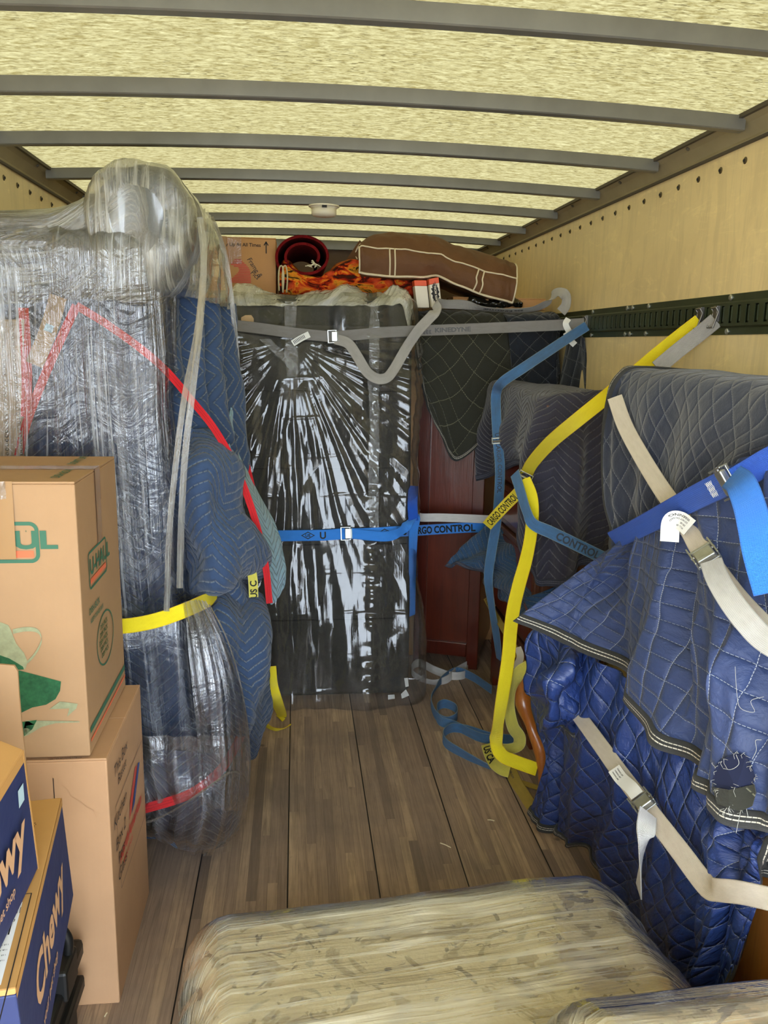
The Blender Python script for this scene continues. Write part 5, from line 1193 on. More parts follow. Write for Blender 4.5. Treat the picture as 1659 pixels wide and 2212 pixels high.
# side face printing
R = lambda px, py: A(px, py, x=-.6885)
SY = (0, 1, 0)
o_s = V(-.6885, 2.10, 1.16)
outline(0, .20, 0, .10, .016, .006, o_s, SY, Z1, GREEN, e); flat_text('U-HAUL', o_s+V(0, .012, .038), SY, Z1, .042, GREEN, e, bold=.03, sx=1.05)
mb = MB(); mb.face([o_s+V(.0008, .012, .014), o_s+V(.0008, .186, .014), o_s+V(.0008, .186, .028), o_s+V(.0008, .012, .028)]); mb.build('logo_bar', ORNG, e)
flat_text('DISH BOX', V(-.6885, 2.08, 1.10), SY, Z1, .018, GREEN, e, bold=.02); flat_text('KEEPS DISHES SAFE', V(-.6885, 2.09, 1.075), SY, Z1, .012, GREEN, e, bold=.02)
pts = [(math.cos(k/30*2*PI)*.10, math.sin(k/30*2*PI)*.075) for k in range(31)]
mb = MB(); oc = V(-.6878, 2.24, .985); mb.grid([[oc+V(0, a_, b_) for a_, b_ in pts], [oc+V(0, a_*.94, b_*.93) for a_, b_ in pts]]); mb.build('oval_print', GREEN, e)
for k in range(5): flat_text('DISH PACK', oc+V(-.0006, -.075+.01*abs(k-2), .038-.020*k), SY, Z1, .014, GREEND, e, bold=.02, sx=1.0-.08*abs(k-2))
for dz, mt, w in ((0, GREEN, .016), (-.024, ORNG, .008)):
    mb = MB(); mb.face([V(-.6878, 2.03, .80+dz), V(-.6878, 2.46, .80+dz), V(-.6878, 2.46, .80+dz+w), V(-.6878, 2.03, .80+dz+w)]); mb.build('stripe_print', mt, e)
# clear tape over the front edge
mb = MB(); mb.grid([[V(-.99+.157*i, 2.0175-.001*j, 1.459-j*.021) for i in range(2)] for j in range(10)]); mb.build('brown_tape', BTAPE, e)
mb = MB(); mb.grid([[V(-1.12+(.272)*i/6, 2.016-.003*abs(nz(i, j*.5)), 1.459-j*.012) for i in range(7)] for j in range(15)], [[(i*.04, j*.012) for i in range(7)] for j in range(15)]); mb.build('clear_tape', TAPEB, e, smooth=True)
for y0 in (2.21,): 
    mb = MB(); mb.grid([[V(-.687, y0+.05*i, z) for i in range(2)] for z in (1.459, 1.36, 1.26)]); mb.build('tape', BTAPE, e)
# top-face print
flat_text("DON'T LIFT", V(-.76, 2.30, 1.4585), (0, 1, 0), (-1, 0, 0), .022, GREEN, e, bold=.02); flat_text('DISH BOX', V(-.74, 2.07, 1.4585), (0, 1, 0), (-1, 0, 0), .022, GREEN, e, bold=.02)

e, M = carton('tall_moving_carton', 'plain tall kraft carton with pen writing on its side, under the dish carton', (-1.16, 2.02, 0), (-.650, 2.49, .735), cardboard('pinkish kraft cardboard', lin(190, 150, 112)), tape=False)
R = V(-.6485, 0, 0)
def side(y, z): return V(-.6485, y, z)
flat_text('This Box', side(2.08, .64), SY, Z1, .035, INK, e, 'handwriting', -.004, 1.0, .2); flat_text('Basket', side(2.12, .60), SY, Z1, .030, INK, e, 'handwriting', -.004, 1.0, .2)
flat_text('Kitchen', side(2.05, .505), SY, Z1, .035, INK, e, 'handwriting', -.004, 1.1, .2); flat_text('Box 2', side(2.06, .435), SY, Z1, .035, INK, e, 'handwriting', -.004, 1.1, .2)
flat_text('Pots', side(2.08, .385), SY, Z1, .03, INK, e, 'handwriting', -.004, 1.1, .2); flat_text('Glass', side(2.07, .335), SY, Z1, .035, INK, e, 'handwriting', -.004, 1.1, .2)
flat_text('northAmerican', side(2.10, .375), SY, Z1, .035, RED, e, bold=.03, sx=1.05, shear=.2); flat_text('VAN LINES', side(2.14, .345), SY, Z1, .014, RED, e, bold=.01, sx=1.4)
BLU = plain('blue printing ink', lin(52, 76, 140), .6)
poly([(0, 0), (.04, .02), (.14, .10), (.11, .11), (.02, .05)], side(2.24, .42), SY, Z1, RED, e, 'arrow_print', .001); poly([(0, 0), (.05, .01), (.15, .09), (.12, .10)], side(2.27, .42), SY, Z1, BLU, e, 'arrow_print', .001)
strokes([[(-.02, .12), (.36, .12), (.36, -.14), (.0, -.14), (-.02, .12)]], side(2.10, .44), SY, Z1, .002, INK, e, 'print_frame')
strokes([[(0, .30), (0, 0), (-.2, -.02)]], V(-.785, 2.018, .385), X1, Z1, .002, INK, e, 'print_frame'); flat_text('RM', V(-.82, 2.018, .40), X1, Z1, .010, BLACK, e)
CREASE = plain('cardboard crease', lin(182, 142, 102), .8)
strokes([[(0, 0), (.015, -.015), (.022, -.035), (.045, -.05), (.058, -.066), (.075, -.075), (.082, -.095)]], A(133, 1695, y=2.018), X1, Z1, .0014, CREASE, e, 'crease', .0006)

# blue pet-shop cartons in the foreground
t = NT('navy printed cardboard'); o_ = t.obj(); BLUEC = t.done(t.bsdf(t.mix(t.noise(o_, 8, 4, .6), lin(36, 46, 88), lin(44, 56, 100)), .55, 0, .4, t.bump(t.noise(o_, 14, 3, .5), .003)))
KR = cardboard('golden kraft cardboard', lin(186, 142, 84)); LOGO = plain('bare kraft lettering', lin(196, 156, 120), .7)
a0 = A(133, 1722, z=.8); a1 = A(34, 2135, z=.78); dn = V(.012, 0, -.245)
ey = (a0-a1); Lb = ey.length; eyn = ey.normalized(); exn = Vector((-eyn.y, eyn.x, 0)).normalized()
if exn.x > 0: exn = -exn
e4 = thing('pet_food_carton', 'lower blue and kraft carton in the left foreground with a white shipping label on top', 'box', a1+exn*.2+V(0, 0, -.245))
sh_ = V(-.03, 0, 0)
hexa(a1+dn+V(0, 0, 0), exn*.40, ey, -dn+V(0, 0, -.012)).build('body', [BLUEC], e4, bevel=.003)
hexa(a1+V(0, 0, -.012), exn*.082, ey, V(0, 0, .012)).build('flap', KR, e4, bevel=.003)
hexa(a1+exn*.09+ey*.15+V(0, 0, -.020), exn*.24, ey*.85, V(0, 0, .010)).build('flap', KR, e4, bevel=.003)
mb = hexa(a1+ey*.0+V(.0008, 0, -.018), exn*.0001, ey, V(0, 0, .018)); mb.build('edge_band', KR, e4)
flat_text('Handle inside for easier lifting.', a1+exn*.040+ey*.46+V(0, 0, .0005), eyn, exn, .013, BLACK, e4, bold=.02, sx=.92)
nrm = eyn.cross(V(0, 0, 1)); 
flat_text('Chewy', a1+ey*.20+V(.003, 0, -.155)+nrm*.004, eyn, V(-.05, 0, 1), .075, LOGO, e4, 'logo', .03, 1.15, .15)
flat_text('your pet shop', a1+ey*.25+V(.006, 0, -.205)+nrm*.004, eyn, V(0, 0, 1), .022, LOGO, e4, 'logo', .01)
# shipping label with bar codes on the flap
lb = a1+exn*.024+ey*.02+V(0, 0, .001); 
mb = MB(); W1, L1 = .055, .195; mb.face([lb, lb+eyn*L1, lb+eyn*L1+exn*W1, lb+exn*W1]); mb.build('shipping_label', WHITE, e4)
lab = e4
def bars(o, ux, uy, w, h, n, sd_):
    rn = random.Random(sd_); mb = MB(); x = 0
    while x < w:
        bw = rn.choice((.0010, .0016, .0026)); mb.face([o+ux*x+V(0, 0, .0007), o+ux*(x+bw)+V(0, 0, .0007), o+ux*(x+bw)+uy*h+V(0, 0, .0007), o+ux*x+uy*h+V(0, 0, .0007)]); x += bw+rn.choice((.0010, .0018, .003))
    mb.build('bar_code', BLACK, e4)
bars(lb+eyn*(L1-.014), exn, -eyn*1, W1*.95, .016, 20, 3); bars(lb+eyn*(L1-.052)+exn*.008, exn, -eyn, W1*.8, .03, 20, 5)
flat_text('DALL E', lb+eyn*(L1-.045)+exn*.004, exn, -eyn, .006, BLACK, e4); 
for k in range(4): flat_text('1 LB  PRIORITY  GROUND', lb+eyn*(L1-.105-k*.012)+exn*.004, exn, -eyn, .003, BLACK, e4)
strokes([[(-.16, -.012), (.215, -.012), (.215, .075)]], lb, eyn, exn, .002, INK, e4, 'print_frame', .001)

carton('plain_carton', 'plain kraft carton propping up the lower blue carton, in the bottom left corner', (-1.15, 1.12, 0), (-.745, 1.50, .525), KR)
p0 = V(-.668, 1.480, 1.04)
e3 = thing('pet_food_carton', 'upper blue carton at the left edge with taped side, stacked on the other blue carton', 'box', (-.85, 1.28, .795))
ea, eb_, ec_ = V(-.34, .03, .15), V(.0, -.42, -.015), V(.012, -.0, -.245)
hexa(p0+ec_, ea, eb_, -ec_-V(0, 0, .01)).build('body', BLUEC, e3, bevel=.004); hexa(p0+V(0, 0, -.01), ea, eb_, V(0, 0, .012)).build('flap', KR, e3, bevel=.003)
hexa(p0+V(.0006, 0, -.022), ea*.002, eb_, V(0, 0, .02)).build('edge_band', KR, e3); hexa(p0+ec_+V(.0006, -.006, 0), ea*.002, V(0, .006, 0), -ec_).build('edge_band', KR, e3)
ny = V(0, 1, .035).normalized(); nzv = V(-.03, 0, 1).normalized()
flat_text('Chewy', V(-.657, 1.10, .875), ny, nzv, .075, LOGO, e3, 'logo', .03, 1.05, .1, off=.004); flat_text('your pet shop', V(-.656, 1.20, .835), ny, nzv, .018, LOGO, e3, 'logo', .01, off=.004)
poly([(0, 0), (.03, 0), (.03, .034), (0, .034)], V(-.6665, 1.422, .955), V(0, 1, 0), V(0, 0, 1), PLB, e3, 'label', .003)
mb = MB(); mb.grid([[V(-.6635+.0, 1.43-.14-.01*i, 1.045-.02*j) + V(.002*abs(nz(i, j)), 0, 0) for i in range(8)] for j in range(10)], [[(i*.01, j*.02) for i in range(8)] for j in range(10)]); mb.build('tape', TAPEB, e3, smooth=True)
# torn carton flap behind the blue carton
fc = [A(-40, 1432, y=1.78), A(30, 1438, y=1.78), A(38, 1450, y=1.78), A(41, 1500, y=1.78), A(46, 1560, y=1.78), A(53, 1620, y=1.78), A(60, 1700, y=1.78), A(-40, 1700, y=1.78)]
e5 = MB(); e5.face(fc[::-1]); o5 = e5.build('open_carton', CARD3, None, solid=.006); tag(o5, 'torn kraft flap of an open carton sticking up behind the upper blue carton', 'box')
# black plastic tool case with a loop handle
PLB_ = plain('black ribbed plastic', lin(15, 16, 16), .5, 0, .5, 30, .2); GRAYM = plain('dark grey latch', lin(62, 64, 66), .4, .3)
cs = thing('tool_case', 'black plastic tool case with a loop carry handle, in front of the tall kraft carton', 'case', (-.80, 1.86, 0))
mb = MB(); mb.box((-1.00, 1.56, 0), (-.742, 1.96, .27)); mb.build('body', PLB_, cs, bevel=.02)
mb = MB(); mb.box((-.99, 1.545, .10), (-.725, 1.975, .14)); mb.build('rib', PLB_, cs, bevel=.008); mb = MB(); mb.box((-.99, 1.545, .20), (-.722, 1.975, .25)); mb.build('rib', PLB_, cs, bevel=.012)
mb = MB(); mb.box((-.93, 1.60, .27), (-.752, 1.94, .315)); mb.build('lid', PLB_, cs, bevel=.012)
P = [V(-.88, 1.85, .30), V(-.88, 1.85, .36), V(-.85, 1.85, .392), V(-.79, 1.85, .392), V(-.742, 1.85, .375), V(-.724, 1.85, .34), V(-.728, 1.85, .29)]
mb = MB(); mb.tube([Vector(q) for q in cr([tuple(q) for q in P], 40)], .012, 10); mb.build('handle', PLB_, cs, smooth=True)
mb = MB(); mb.box((-.742, 1.66, .14), (-.722, 1.70, .24)); mb.build('latch', GRAYM, cs, bevel=.003)
mb = MB(); mb.box((-.765, 1.78, .22), (-.712, 1.88, .305)); mb.build('hinge_block', PLB_, cs, bevel=.008)

# ---------------------------------------------------------------- film wrapped upholstery in the foreground
t = NT('floral tapestry upholstery'); o_ = t.obj()
va = t.n('ShaderNodeTexVoronoi'); t.L(t.map(o_, (1, 1, 1)), va.inputs['Vector']); va.inputs['Scale'].default_value = 7; 
n1_ = t.noise(o_, 5.5, 5, .55, 1.8); n2_ = t.noise(o_, 16, 4, .6, 1.2); n3_ = t.noise(o_, 45, 3, .6, .5)
c = t.mix(n3_, lin(238, 222, 178), lin(250, 236, 200))
c = t.mix(t.ramp(n1_, [(.55, 0.0), (.57, .8)]), c, lin(156, 132, 72)); c = t.mix(t.ramp(n2_, [(.60, 0.0), (.62, .9)]), c, lin(92, 68, 48))
c = t.mix(t.M('MULTIPLY', t.ramp(n1_, [(.35, 1.0), (.38, 0.0)]), .6), c, lin(136, 128, 98))
FLORAL = t.done(t.bsdf(c, .8, 0, .3, t.bump(n3_, .002)))
ot = thing('ottoman', 'wide beige floral upholstered ottoman wrapped in shiny film, bottom centre', 'ottoman', (.13, 1.38, 0))
MO = Matrix.Translation((.13, 1.38, 0)) @ Matrix.Rotation(math.radians(6.0), 4, 'Z')
rloft((-.50, -.20, .10), (.52, .36, .50), .07, 'x', 120, 60, M=MO, disp=lambda u, v, p, n: .010*nz(p.x*4, p.y*4, p.z*4), rend=.07).build('cushion', FLORAL, ot, smooth=True)
LEGW = wood('dark turned legs', lin(70, 42, 26), lin(96, 60, 36), .35)
for x in (-.42, .44):
    for y in (-.14, .30):
        mb = MB(); mb.box((x-.025, y-.025, 0), (x+.025, y+.025, .12), MO); mb.build('leg', LEGW, ot, bevel=.006)
OFILM = film('shiny wound film', .20, .72, 24, 1.0, (1.0, .97, .80), .006, .10, 7, 1.7, ang=.03, lo=.52, hi=.60)
def od(u, v, p, n): return .016+.003*ridge(u*5+.6*nz(u*4, v*1.2, 1))+.008*nz(p.x*3, p.y*9, p.z*9)+.0012*nz(p.x*5, p.y*40, p.z*40)+.006*nz(p.x*7, p.y*5, p.z*5)+.012*sm(.35, .52, abs(p.x))*abs(nz(p.y*14, p.z*14, 2))
of = rloft((-.505, -.21, .085), (.525, .37, .515), .085, 'x', 360, 150, M=MO, disp=od, rend=.09).build('stretch_film', OFILM, None, smooth=True)
tag(of, 'shiny clear film wound across the floral ottoman in the foreground', 'plastic film')
ar_ = thing('armchair', 'floral upholstered chair back in film, at the very bottom right corner', 'chair', (.72, 1.02, 0))
MA = Matrix.Translation((.72, 1.02, 0)) @ Matrix.Rotation(math.radians(2), 4, 'Z')
rloft((-.50, -.13, .08), (.48, .15, .735), .10, 'x', 90, 40, M=MA, disp=lambda u, v, p, n: .008*nz(p.x*4, p.y*4, p.z*4), rend=.10).build('seat_back', FLORAL, ar_, smooth=True)
for x in (-.34, .34):
    mb = MB(); mb.box((x-.02, -.08, 0), (x+.02, .08, .1), MA); mb.build('leg', LEGW, ar_, bevel=.006)
rloft((-.51, -.14, .07), (.49, .16, .755), .11, 'x', 220, 90, M=MA, disp=lambda u, v, p, n: .010+.005*ridge(u*11+.5*nz(u*4, v, 3))+.006*nz(p.x*3, p.y*9, p.z*9), rend=.11).build('stretch_film', OFILM, None, smooth=True)
af = COL.objects[-1]; tag(af, 'clear film wound round the floral chair back at the bottom right corner', 'plastic film')

# ---------------------------------------------------------------- straps
def SP(pts, y=None):
    """pixel points (px, py, depth) -> world"""
    return [A(p[0], p[1], y=p[2]) if len(p) == 3 and not isinstance(p[2], str) else p for p in pts]
def buckle(s, d, parent, w=.062, l=.055, name='cam_buckle', lever=True):
    """cam buckle: two side plates, cross bars and a lever, part of a strap"""
    c, t, wv, n = s.at(d)
    if n.dot(CAM-c) < 0: n = -n; wv = -wv
    B = Matrix(((wv.x, t.x, n.x, c.x), (wv.y, t.y, n.y, c.y), (wv.z, t.z, n.z, c.z), (0, 0, 0, 1)))
    mb = MB(); hw = w/2
    for sx in (-1, 1): mb.box((sx*hw-.002, -l/2, -.004), (sx*hw+.002, l/2, .018), B)
    mb.box((-hw, -l/2, -.003), (hw, -l/2+.006, .004), B); mb.box((-hw, l/2-.006, -.003), (hw, l/2, .004), B)
    bk = mb.build(name, STEEL, parent, bevel=.0012)
    mb = MB(); mb.tube([B @ V(-hw-.003, .004, .012), B @ V(hw+.003, .004, .012)], .0045, 8); mb.build('axle', DARKST, bk)
    if lever:
        mb = MB(); mb.box((-hw*.82, -.004, .010), (hw*.82, l*.62, .020), B); mb.box((-hw*.82, l*.5, .014), (hw*.82, l*.64, .026), B); mb.build('lever', STEEL, bk, bevel=.003)
    return bk
def fitting(c, parent, t=V(0, -.6, -.8)):
    c = Vector(c); mb = MB(); mb.tube([c+V(-.004, -.016, .020), c+V(-.012, -.016, .034), c+V(-.012, .016, .034), c+V(-.004, .016, .020), c+V(-.020, .018, -.030), c+V(-.020, -.018, -.030)], .0035, 8, closed=True)
    mb.box((c.x-.008, c.y-.012, c.z-.01), (c.x+.004, c.y+.012, c.z+.04)); mb.build('e_track_fitting', DARKST, parent, bevel=.001)

# grey strap across the mattress to the track
g1 = Strap([B_(500, 702, .07), B_(560, 709, .07), B_(640, 720, .07), B_(700, 726, .07), B_(718, 727, .075), B_(760, 724, .07), B_(830, 718, .065), B_(888, 715, .06), A(1000, 711, y=4.06), A(1120, 706, y=4.0), A(1210, 702, y=3.97), A(1262, 699, x=1.205)], .052)
go = g1.mesh('ratchet_strap', W_GREY); tag(go, 'grey webbing strap stretched across the mattress top to the green track', 'strap')
L_ = g1.S[-1]
def arc_at(s, px):
    best = min(range(s.n), key=lambda i: abs(829.5+FPX*((s.C[i]-CAM).dot(_r))/((s.C[i]-CAM).dot(_f))-px)); return s.S[best]
DKG = plain('dark grey print', lin(74, 74, 74), .6)
g1.text('KINEDYNE', arc_at(g1, 937), .021, DKG, go, bold=.035, sx=1.25, name='lettering')
g1.text('«««', arc_at(g1, 912), .03, DKG, go, bold=.03, sx=.7, v0=-.002)
buckle(g1, arc_at(g1, 718), go, .058, .045)
tg = Strap([B_(632, 742, .085), B_(650, 731, .085), B_(668, 722, .08)], .03, .001); tg.mesh('sewn_label', TAGW, go); 
mb = MB(); 
for k in range(9):
    c_, t_, w_, n_ = tg.at(.008+k*.007); n_ = n_ if n_.dot(CAM-c_) > 0 else -n_; mb.face([c_-w_*.010+n_*.0015, c_-w_*.010+t_*.003+n_*.0015, c_+w_*.008+t_*.003+n_*.0015, c_+w_*.008+n_*.0015])
mb.build('label_print', BLACK, go)
fitting(A(1266, 700, x=1.212), go)
tg = Strap([A(1228, 688, y=3.95), A(1222, 700, y=3.94), A(1230, 718, y=3.94)], .028, .001); tg.mesh('warning_label', TAGW, go)
# its loose tail looping up over the load
g2 = Strap([B_(724, 732, .09), B_(752, 742, .10), B_(772, 770, .10), B_(790, 800, .10), B_(806, 814, .10), B_(822, 819, .10), B_(838, 814, .10), B_(852, 796, .10), B_(866, 772, .10), B_(882, 745, .10), A(905, 712, y=4.02), (A(930, 685, y=4.03), V(.8, .3, .5)), (A(945, 668, y=4.06), V(.6, .2, .7)), (A(940, 655, y=4.09), V(.5, -.2, .8)), (A(960, 657, y=4.15), V(.1, -.6, .8)), (A(1000, 658, y=4.2), V(0, -.5, .8)), (A(1040, 666, y=4.22), V(0, -.9, .3)), (A(1100, 671, y=4.20), V(0, -.9, .3)), (A(1150, 668, y=4.16), V(0, -.9, .4)), (A(1180, 655, y=4.10), V(.1, -.8, .5)), (A(1196, 636, y=4.06), V(.4, -.85, .1)), (A(1212, 631, y=4.02), V(.6, -.7, -.1)), (A(1223, 642, y=4.0), V(.7, -.7, .0)), (A(1222, 660, y=4.0), V(.7, -.7, .1)), (A(1212, 674, y=4.02), V(.7, -.6, .1))], .050)
o = g2.mesh('strap_tail', W_GREY2); tag(o, 'loose grey webbing tail looping over the mattress bag and curling up by the wall', 'strap')
g2.text('»»» KINEDYNE', arc_at(g2, 1130), .022, DKG, o, bold=.03, rev=True, flipw=True)

# faded blue strap from the same fitting
f1 = Strap([A(1268, 704, x=1.200), A(1240, 722, y=3.84), A(1190, 755, y=3.76), A(1130, 795, y=3.68), A(1085, 826, y=3.70), (A(1072, 850, y=3.80), V(.9, -.3, 0)), (A(1072, 900, y=3.78), V(.9, -.4, 0)), (A(1076, 960, y=3.74), V(.9, -.3, 0)), (A(1080, 1010, y=3.72), V(.95, -.2, 0)), (A(1078, 1070, y=3.70), V(1, -.1, 0)), (A(1072, 1130, y=3.70), V(1, 0, 0)), (A(1062, 1190, y=3.70), V(1, -.4, 0)), (A(1055, 1250, y=3.72), V(.8, -.6, 0)), (A(1062, 1310, y=3.74), V(.5, -.8, 0)), (A(1072, 1370, y=3.75), V(.6, -.8, 0)), (A(1078, 1425, y=3.76), V(.3, -.95, 0))], .046)
o = f1.mesh('lashing_strap', W_FADE); tag(o, 'faded blue strap running from the track down over the slate blanket corner', 'strap')
def arc_y(s, py, lo=0):
    best = min((i for i in range(s.n) if s.S[i] >= lo), key=lambda i: abs(1106-FPX*((s.C[i]-CAM).dot(_u))/((s.C[i]-CAM).dot(_f))-py)); return s.S[best]
DKB = plain('dark blue print', lin(34, 44, 56), .6)
f1.text('US CARGO CONTROL', arc_y(f1, 935, .6), .020, DKB, o, bold=.02, sx=1.0, rev=False)
buckle(f1, arc_y(f1, 950, .6), o, .05, .03, lever=False)
tg = Strap([A(1222, 718, y=3.86), A(1232, 735, y=3.86), A(1242, 745, y=3.87)], .028, .001); tg.mesh('sewn_label', TAGW, o)

# yellow strap
y1 = Strap([A(1512, 694, x=1.205), A(1470, 726, x=1.16), A(1420, 766, x=1.10), A(1370, 808, x=1.02), A(1325, 845, x=.93), A(1250, 905, x=.84), A(1190, 955, x=.80), A(1150, 1000, x=.795), A(1135, 1030, x=.80)], .052)
yo = y1.mesh('lashing_strap', W_YEL); tag(yo, 'bright yellow strap from the right wall track down over the slate blanket', 'strap'); fitting(A(1514, 690, x=1.212), yo)
buckle(y1, y1.S[-1]-.02, yo, .058, .035)
y2 = Strap([A(1143, 1040, y=3.19), A(1118, 1066, y=3.27), A(1090, 1094, y=3.36), A(1064, 1122, y=3.46), A(1052, 1136, y=3.52)], .048)
o = y2.mesh('lashing_strap', W_YEL); tag(o, 'short run of yellow strap lettered in black across the drawer fronts', 'strap')
y2.text('CARGO CONTROL', y2.S[-1]-.03, .030, BLACK, o, bold=.02, sx=.78, rev=True)
y3 = Strap([A(1132, 1035, y=3.16), (A(1146, 1070, y=3.12), V(.9, -.3, .1)), (A(1150, 1110, y=3.10), V(.8, -.5, 0)), (A(1146, 1160, y=3.10), V(.7, -.6, .1)), (A(1136, 1210, y=3.09), V(.8, -.5, 0)), A(1122, 1260, y=3.06), A(1110, 1310, y=3.02), (A(1103, 1360, y=2.98), V(1, -.1, 0)), (A(1098, 1420, y=2.93), V(1, 0, 0)), (A(1086, 1500, y=2.90), V(1, .1, 0)), (A(1075, 1570, y=2.92), V(.9, .3, 0)), (A(1072, 1605, y=2.95), V(.8, -.5, 0)), (A(1085, 1632, y=2.93), V(.4, .3, .8)), (A(1115, 1646, y=2.92), V(.2, .3, .9)), (A(1160, 1662, y=2.90), V(.1, .4, .9))], .052)
o = y3.mesh('strap_tail', W_YEL); tag(o, 'long bright yellow strap tail hanging down to the floor beside the drawers', 'strap')

# grey twin of the yellow strap, reappearing cream on the dark blanket
gg = Strap([A(1546, 692, x=1.205), A(1510, 722, x=1.18), A(1465, 757, x=1.12), A(1420, 795, x=1.04)], .052)
o = gg.mesh('lashing_strap', W_GREY2); tag(o, 'light grey strap hooked into the track just right of the yellow strap', 'strap'); fitting(A(1548, 688, x=1.212), o)
w1 = Strap([A(1328, 858, x=.79), A(1350, 920, x=.78), A(1385, 985, x=.775), A(1425, 1050, x=.77), A(1460, 1100, x=.76), A(1490, 1145, x=.745), A(1512, 1185, x=.735), A(1545, 1230, x=.73), A(1590, 1290, x=.72), A(1640, 1345, x=.71), A(1700, 1400, x=.71)], .044)
wo = w1.mesh('lashing_strap', W_TAN); tag(wo, 'cream strap slanting down the dark blanket behind the royal blue strap', 'strap')
buckle(w1, arc_y(w1, 1200), wo, .052, .060)
tg = Strap([A(1490, 1140, x=.735), A(1468, 1124, x=.725), A(1450, 1128, x=.71), A(1446, 1170, x=.71)], .042, .001, n=24); tg.mesh('sewn_label', TAGW, wo)
for k, (tx_, h_) in enumerate((('WARNING', .006), ('DO NOT EXCEED', .004), ('500 LBS', .004), ('W.L.L. 1,000', .004))): tg.text(tx_, .012, h_, BLACK, wo, 'label_print', v0=-.012+.008*k)
w2 = Strap([A(1536, 1212, x=.72), A(1550, 1250, x=.695), A(1580, 1300, x=.68), A(1615, 1345, x=.675), A(1650, 1380, x=.675), A(1700, 1410, x=.68)], .046)
o = w2.mesh('strap_tail', W_WHITE); tag(o, 'white strap tail twisting away from the upper cream strap buckle to the right edge', 'strap')

# royal blue strap
b_1 = Strap([A(1322, 1168, x=.79), A(1380, 1140, x=.755), A(1440, 1108, x=.74), A(1500, 1076, x=.735), A(1548, 1052, x=.73), A(1580, 1036, x=.73)], .055)
bo = b_1.mesh('lashing_strap', W_ROYAL); tag(bo, 'royal blue strap pulled tight round the dark blanket at the right', 'strap')
mb = MB(); d0 = arc_at(b_1, 1532)
for k in range(8):
    for ro in (-.012, .0, .012):
        c_, t_, w_, n_ = b_1.at(d0+k*.0035); c2, _, w2_, _ = b_1.at(d0+(k+1)*.0035); n_ = n_ if n_.dot(CAM-c_) > 0 else -n_; s_ = .006 if k % 2 else -.006
        mb.tube([c_+w_*(ro+s_)+n_*.0022, c2+w2_*(ro-s_)+n_*.0022], .0006, 4)
mb.build('stitching', TAGW, bo)
buckle(b_1, b_1.S[-1]-.012, bo, .066, .045)
b_2 = Strap([A(1583, 1040, x=.73), A(1615, 1022, x=.745), A(1660, 996, x=.76), A(1730, 960, x=.78)], .052)
o = b_2.mesh('lashing_strap', W_ROYAL); tag(o, 'royal blue strap run going up from the steel buckle to the right edge', 'strap')
b_3 = Strap([A(1580, 1030, x=.715), A(1600, 1045, x=.685), A(1618, 1090, x=.67), A(1630, 1140, x=.66), A(1642, 1200, x=.655), A(1665, 1280, x=.655)], .056)
W_BRT = webbing('light royal webbing', lin(40, 124, 224), lin(30, 100, 200), .5, .3, lin(24, 84, 170))
o = b_3.mesh('strap_tail', W_BRT); tag(o, 'bright blue strap tail hanging down from the steel buckle at the right edge', 'strap')

# faded blue strap with mirrored lettering
fb_ = Strap([(A(1112, 1022, y=3.20), V(.4, -.8, .2)), (A(1124, 1060, y=3.12), V(.4, -.8, .2)), (A(1138, 1105, y=3.06), V(.3, -.5, .7)), (A(1152, 1132, y=3.04), V(.2, -.3, .9)), A(1190, 1150, y=3.02), A(1240, 1174, y=3.0), A(1285, 1196, y=2.98), A(1320, 1212, y=2.96)], .048)
o = fb_.mesh('lashing_strap', W_FADE); tag(o, 'dusty blue strap crossing the lower slate blanket, printed letters upside down', 'strap')
fb_.text('CONTROL', arc_at(fb_, 1205), .030, DKB, o, bold=.03, rev=False, flipw=True, sx=.9)

# bright blue lettered strap round the mattress bag and the mahogany side
c1 = Strap([B_(560, 1158, .07), B_(640, 1157, .07), B_(700, 1156, .07), B_(745, 1153, .075), B_(800, 1152, .07), B_(860, 1148, .06), A(900, 1146, y=4.06), A(950, 1143, y=4.16), A(1005, 1140, y=4.2), A(1056, 1139, y=4.2)], .054)
co = c1.mesh('lashing_strap', W_SKY); tag(co, 'bright blue strap lettered in black across the mattress bag and mahogany side', 'strap')
c1.text('US CARGO CONTROL', arc_at(c1, 858), .036, BLACK, co, bold=.035, sx=1.02); c1.text('U', arc_at(c1, 691), .034, BLACK, co, bold=.03)
buckle(c1, arc_at(c1, 747), co, .062, .05)
for px in (665, 832):
    c_, t_, w_, n_ = c1.at(arc_at(c1, px)); n_ = n_ if n_.dot(CAM-c_) > 0 else -n_; ww = w_ if w_.z > 0 else -w_; tt = t_ if t_.x > 0 else -t_
    dm = [(-.034, 0), (-.012, .012), (0, .019), (.012, .012), (.034, 0), (.012, -.012), (0, -.019), (-.012, -.012)]
    mb = MB(); P = [(c_+tt*a_+ww*b__+n_*.0030) for a_, b__ in dm]; Q = [(c_+tt*a_*.8+ww*b__*.74+n_*.0030) for a_, b__ in dm]; mb.grid([P+[P[0]], Q+[Q[0]]]); mb.build('emblem', BLACK, co)
    flat_text('US', c_-tt*.013-ww*.007+n_*.003, tt, ww, .014, BLACK, co, 'emblem', .03, 1.1)
c2_ = Strap([B_(758, 1152, .09), B_(800, 1157, .09), B_(840, 1158, .10), (B_(868, 1146, .10), V(.5, 0, .8)), (B_(885, 1128, .08), V(.9, 0, .3)), (A(897, 1118, y=4.02), V(.8, .2, .3)), (A(893, 1150, y=3.98), V(.8, .3, .1)), (A(891, 1230, y=4.05), V(.7, .5, 0)), (A(889, 1330, y=4.1), V(.7, .5, 0))], .050)
o = c2_.mesh('strap_tail', W_SKY); tag(o, 'bright blue strap tail twisted beside the mattress corner, hanging in the dark gap', 'strap')
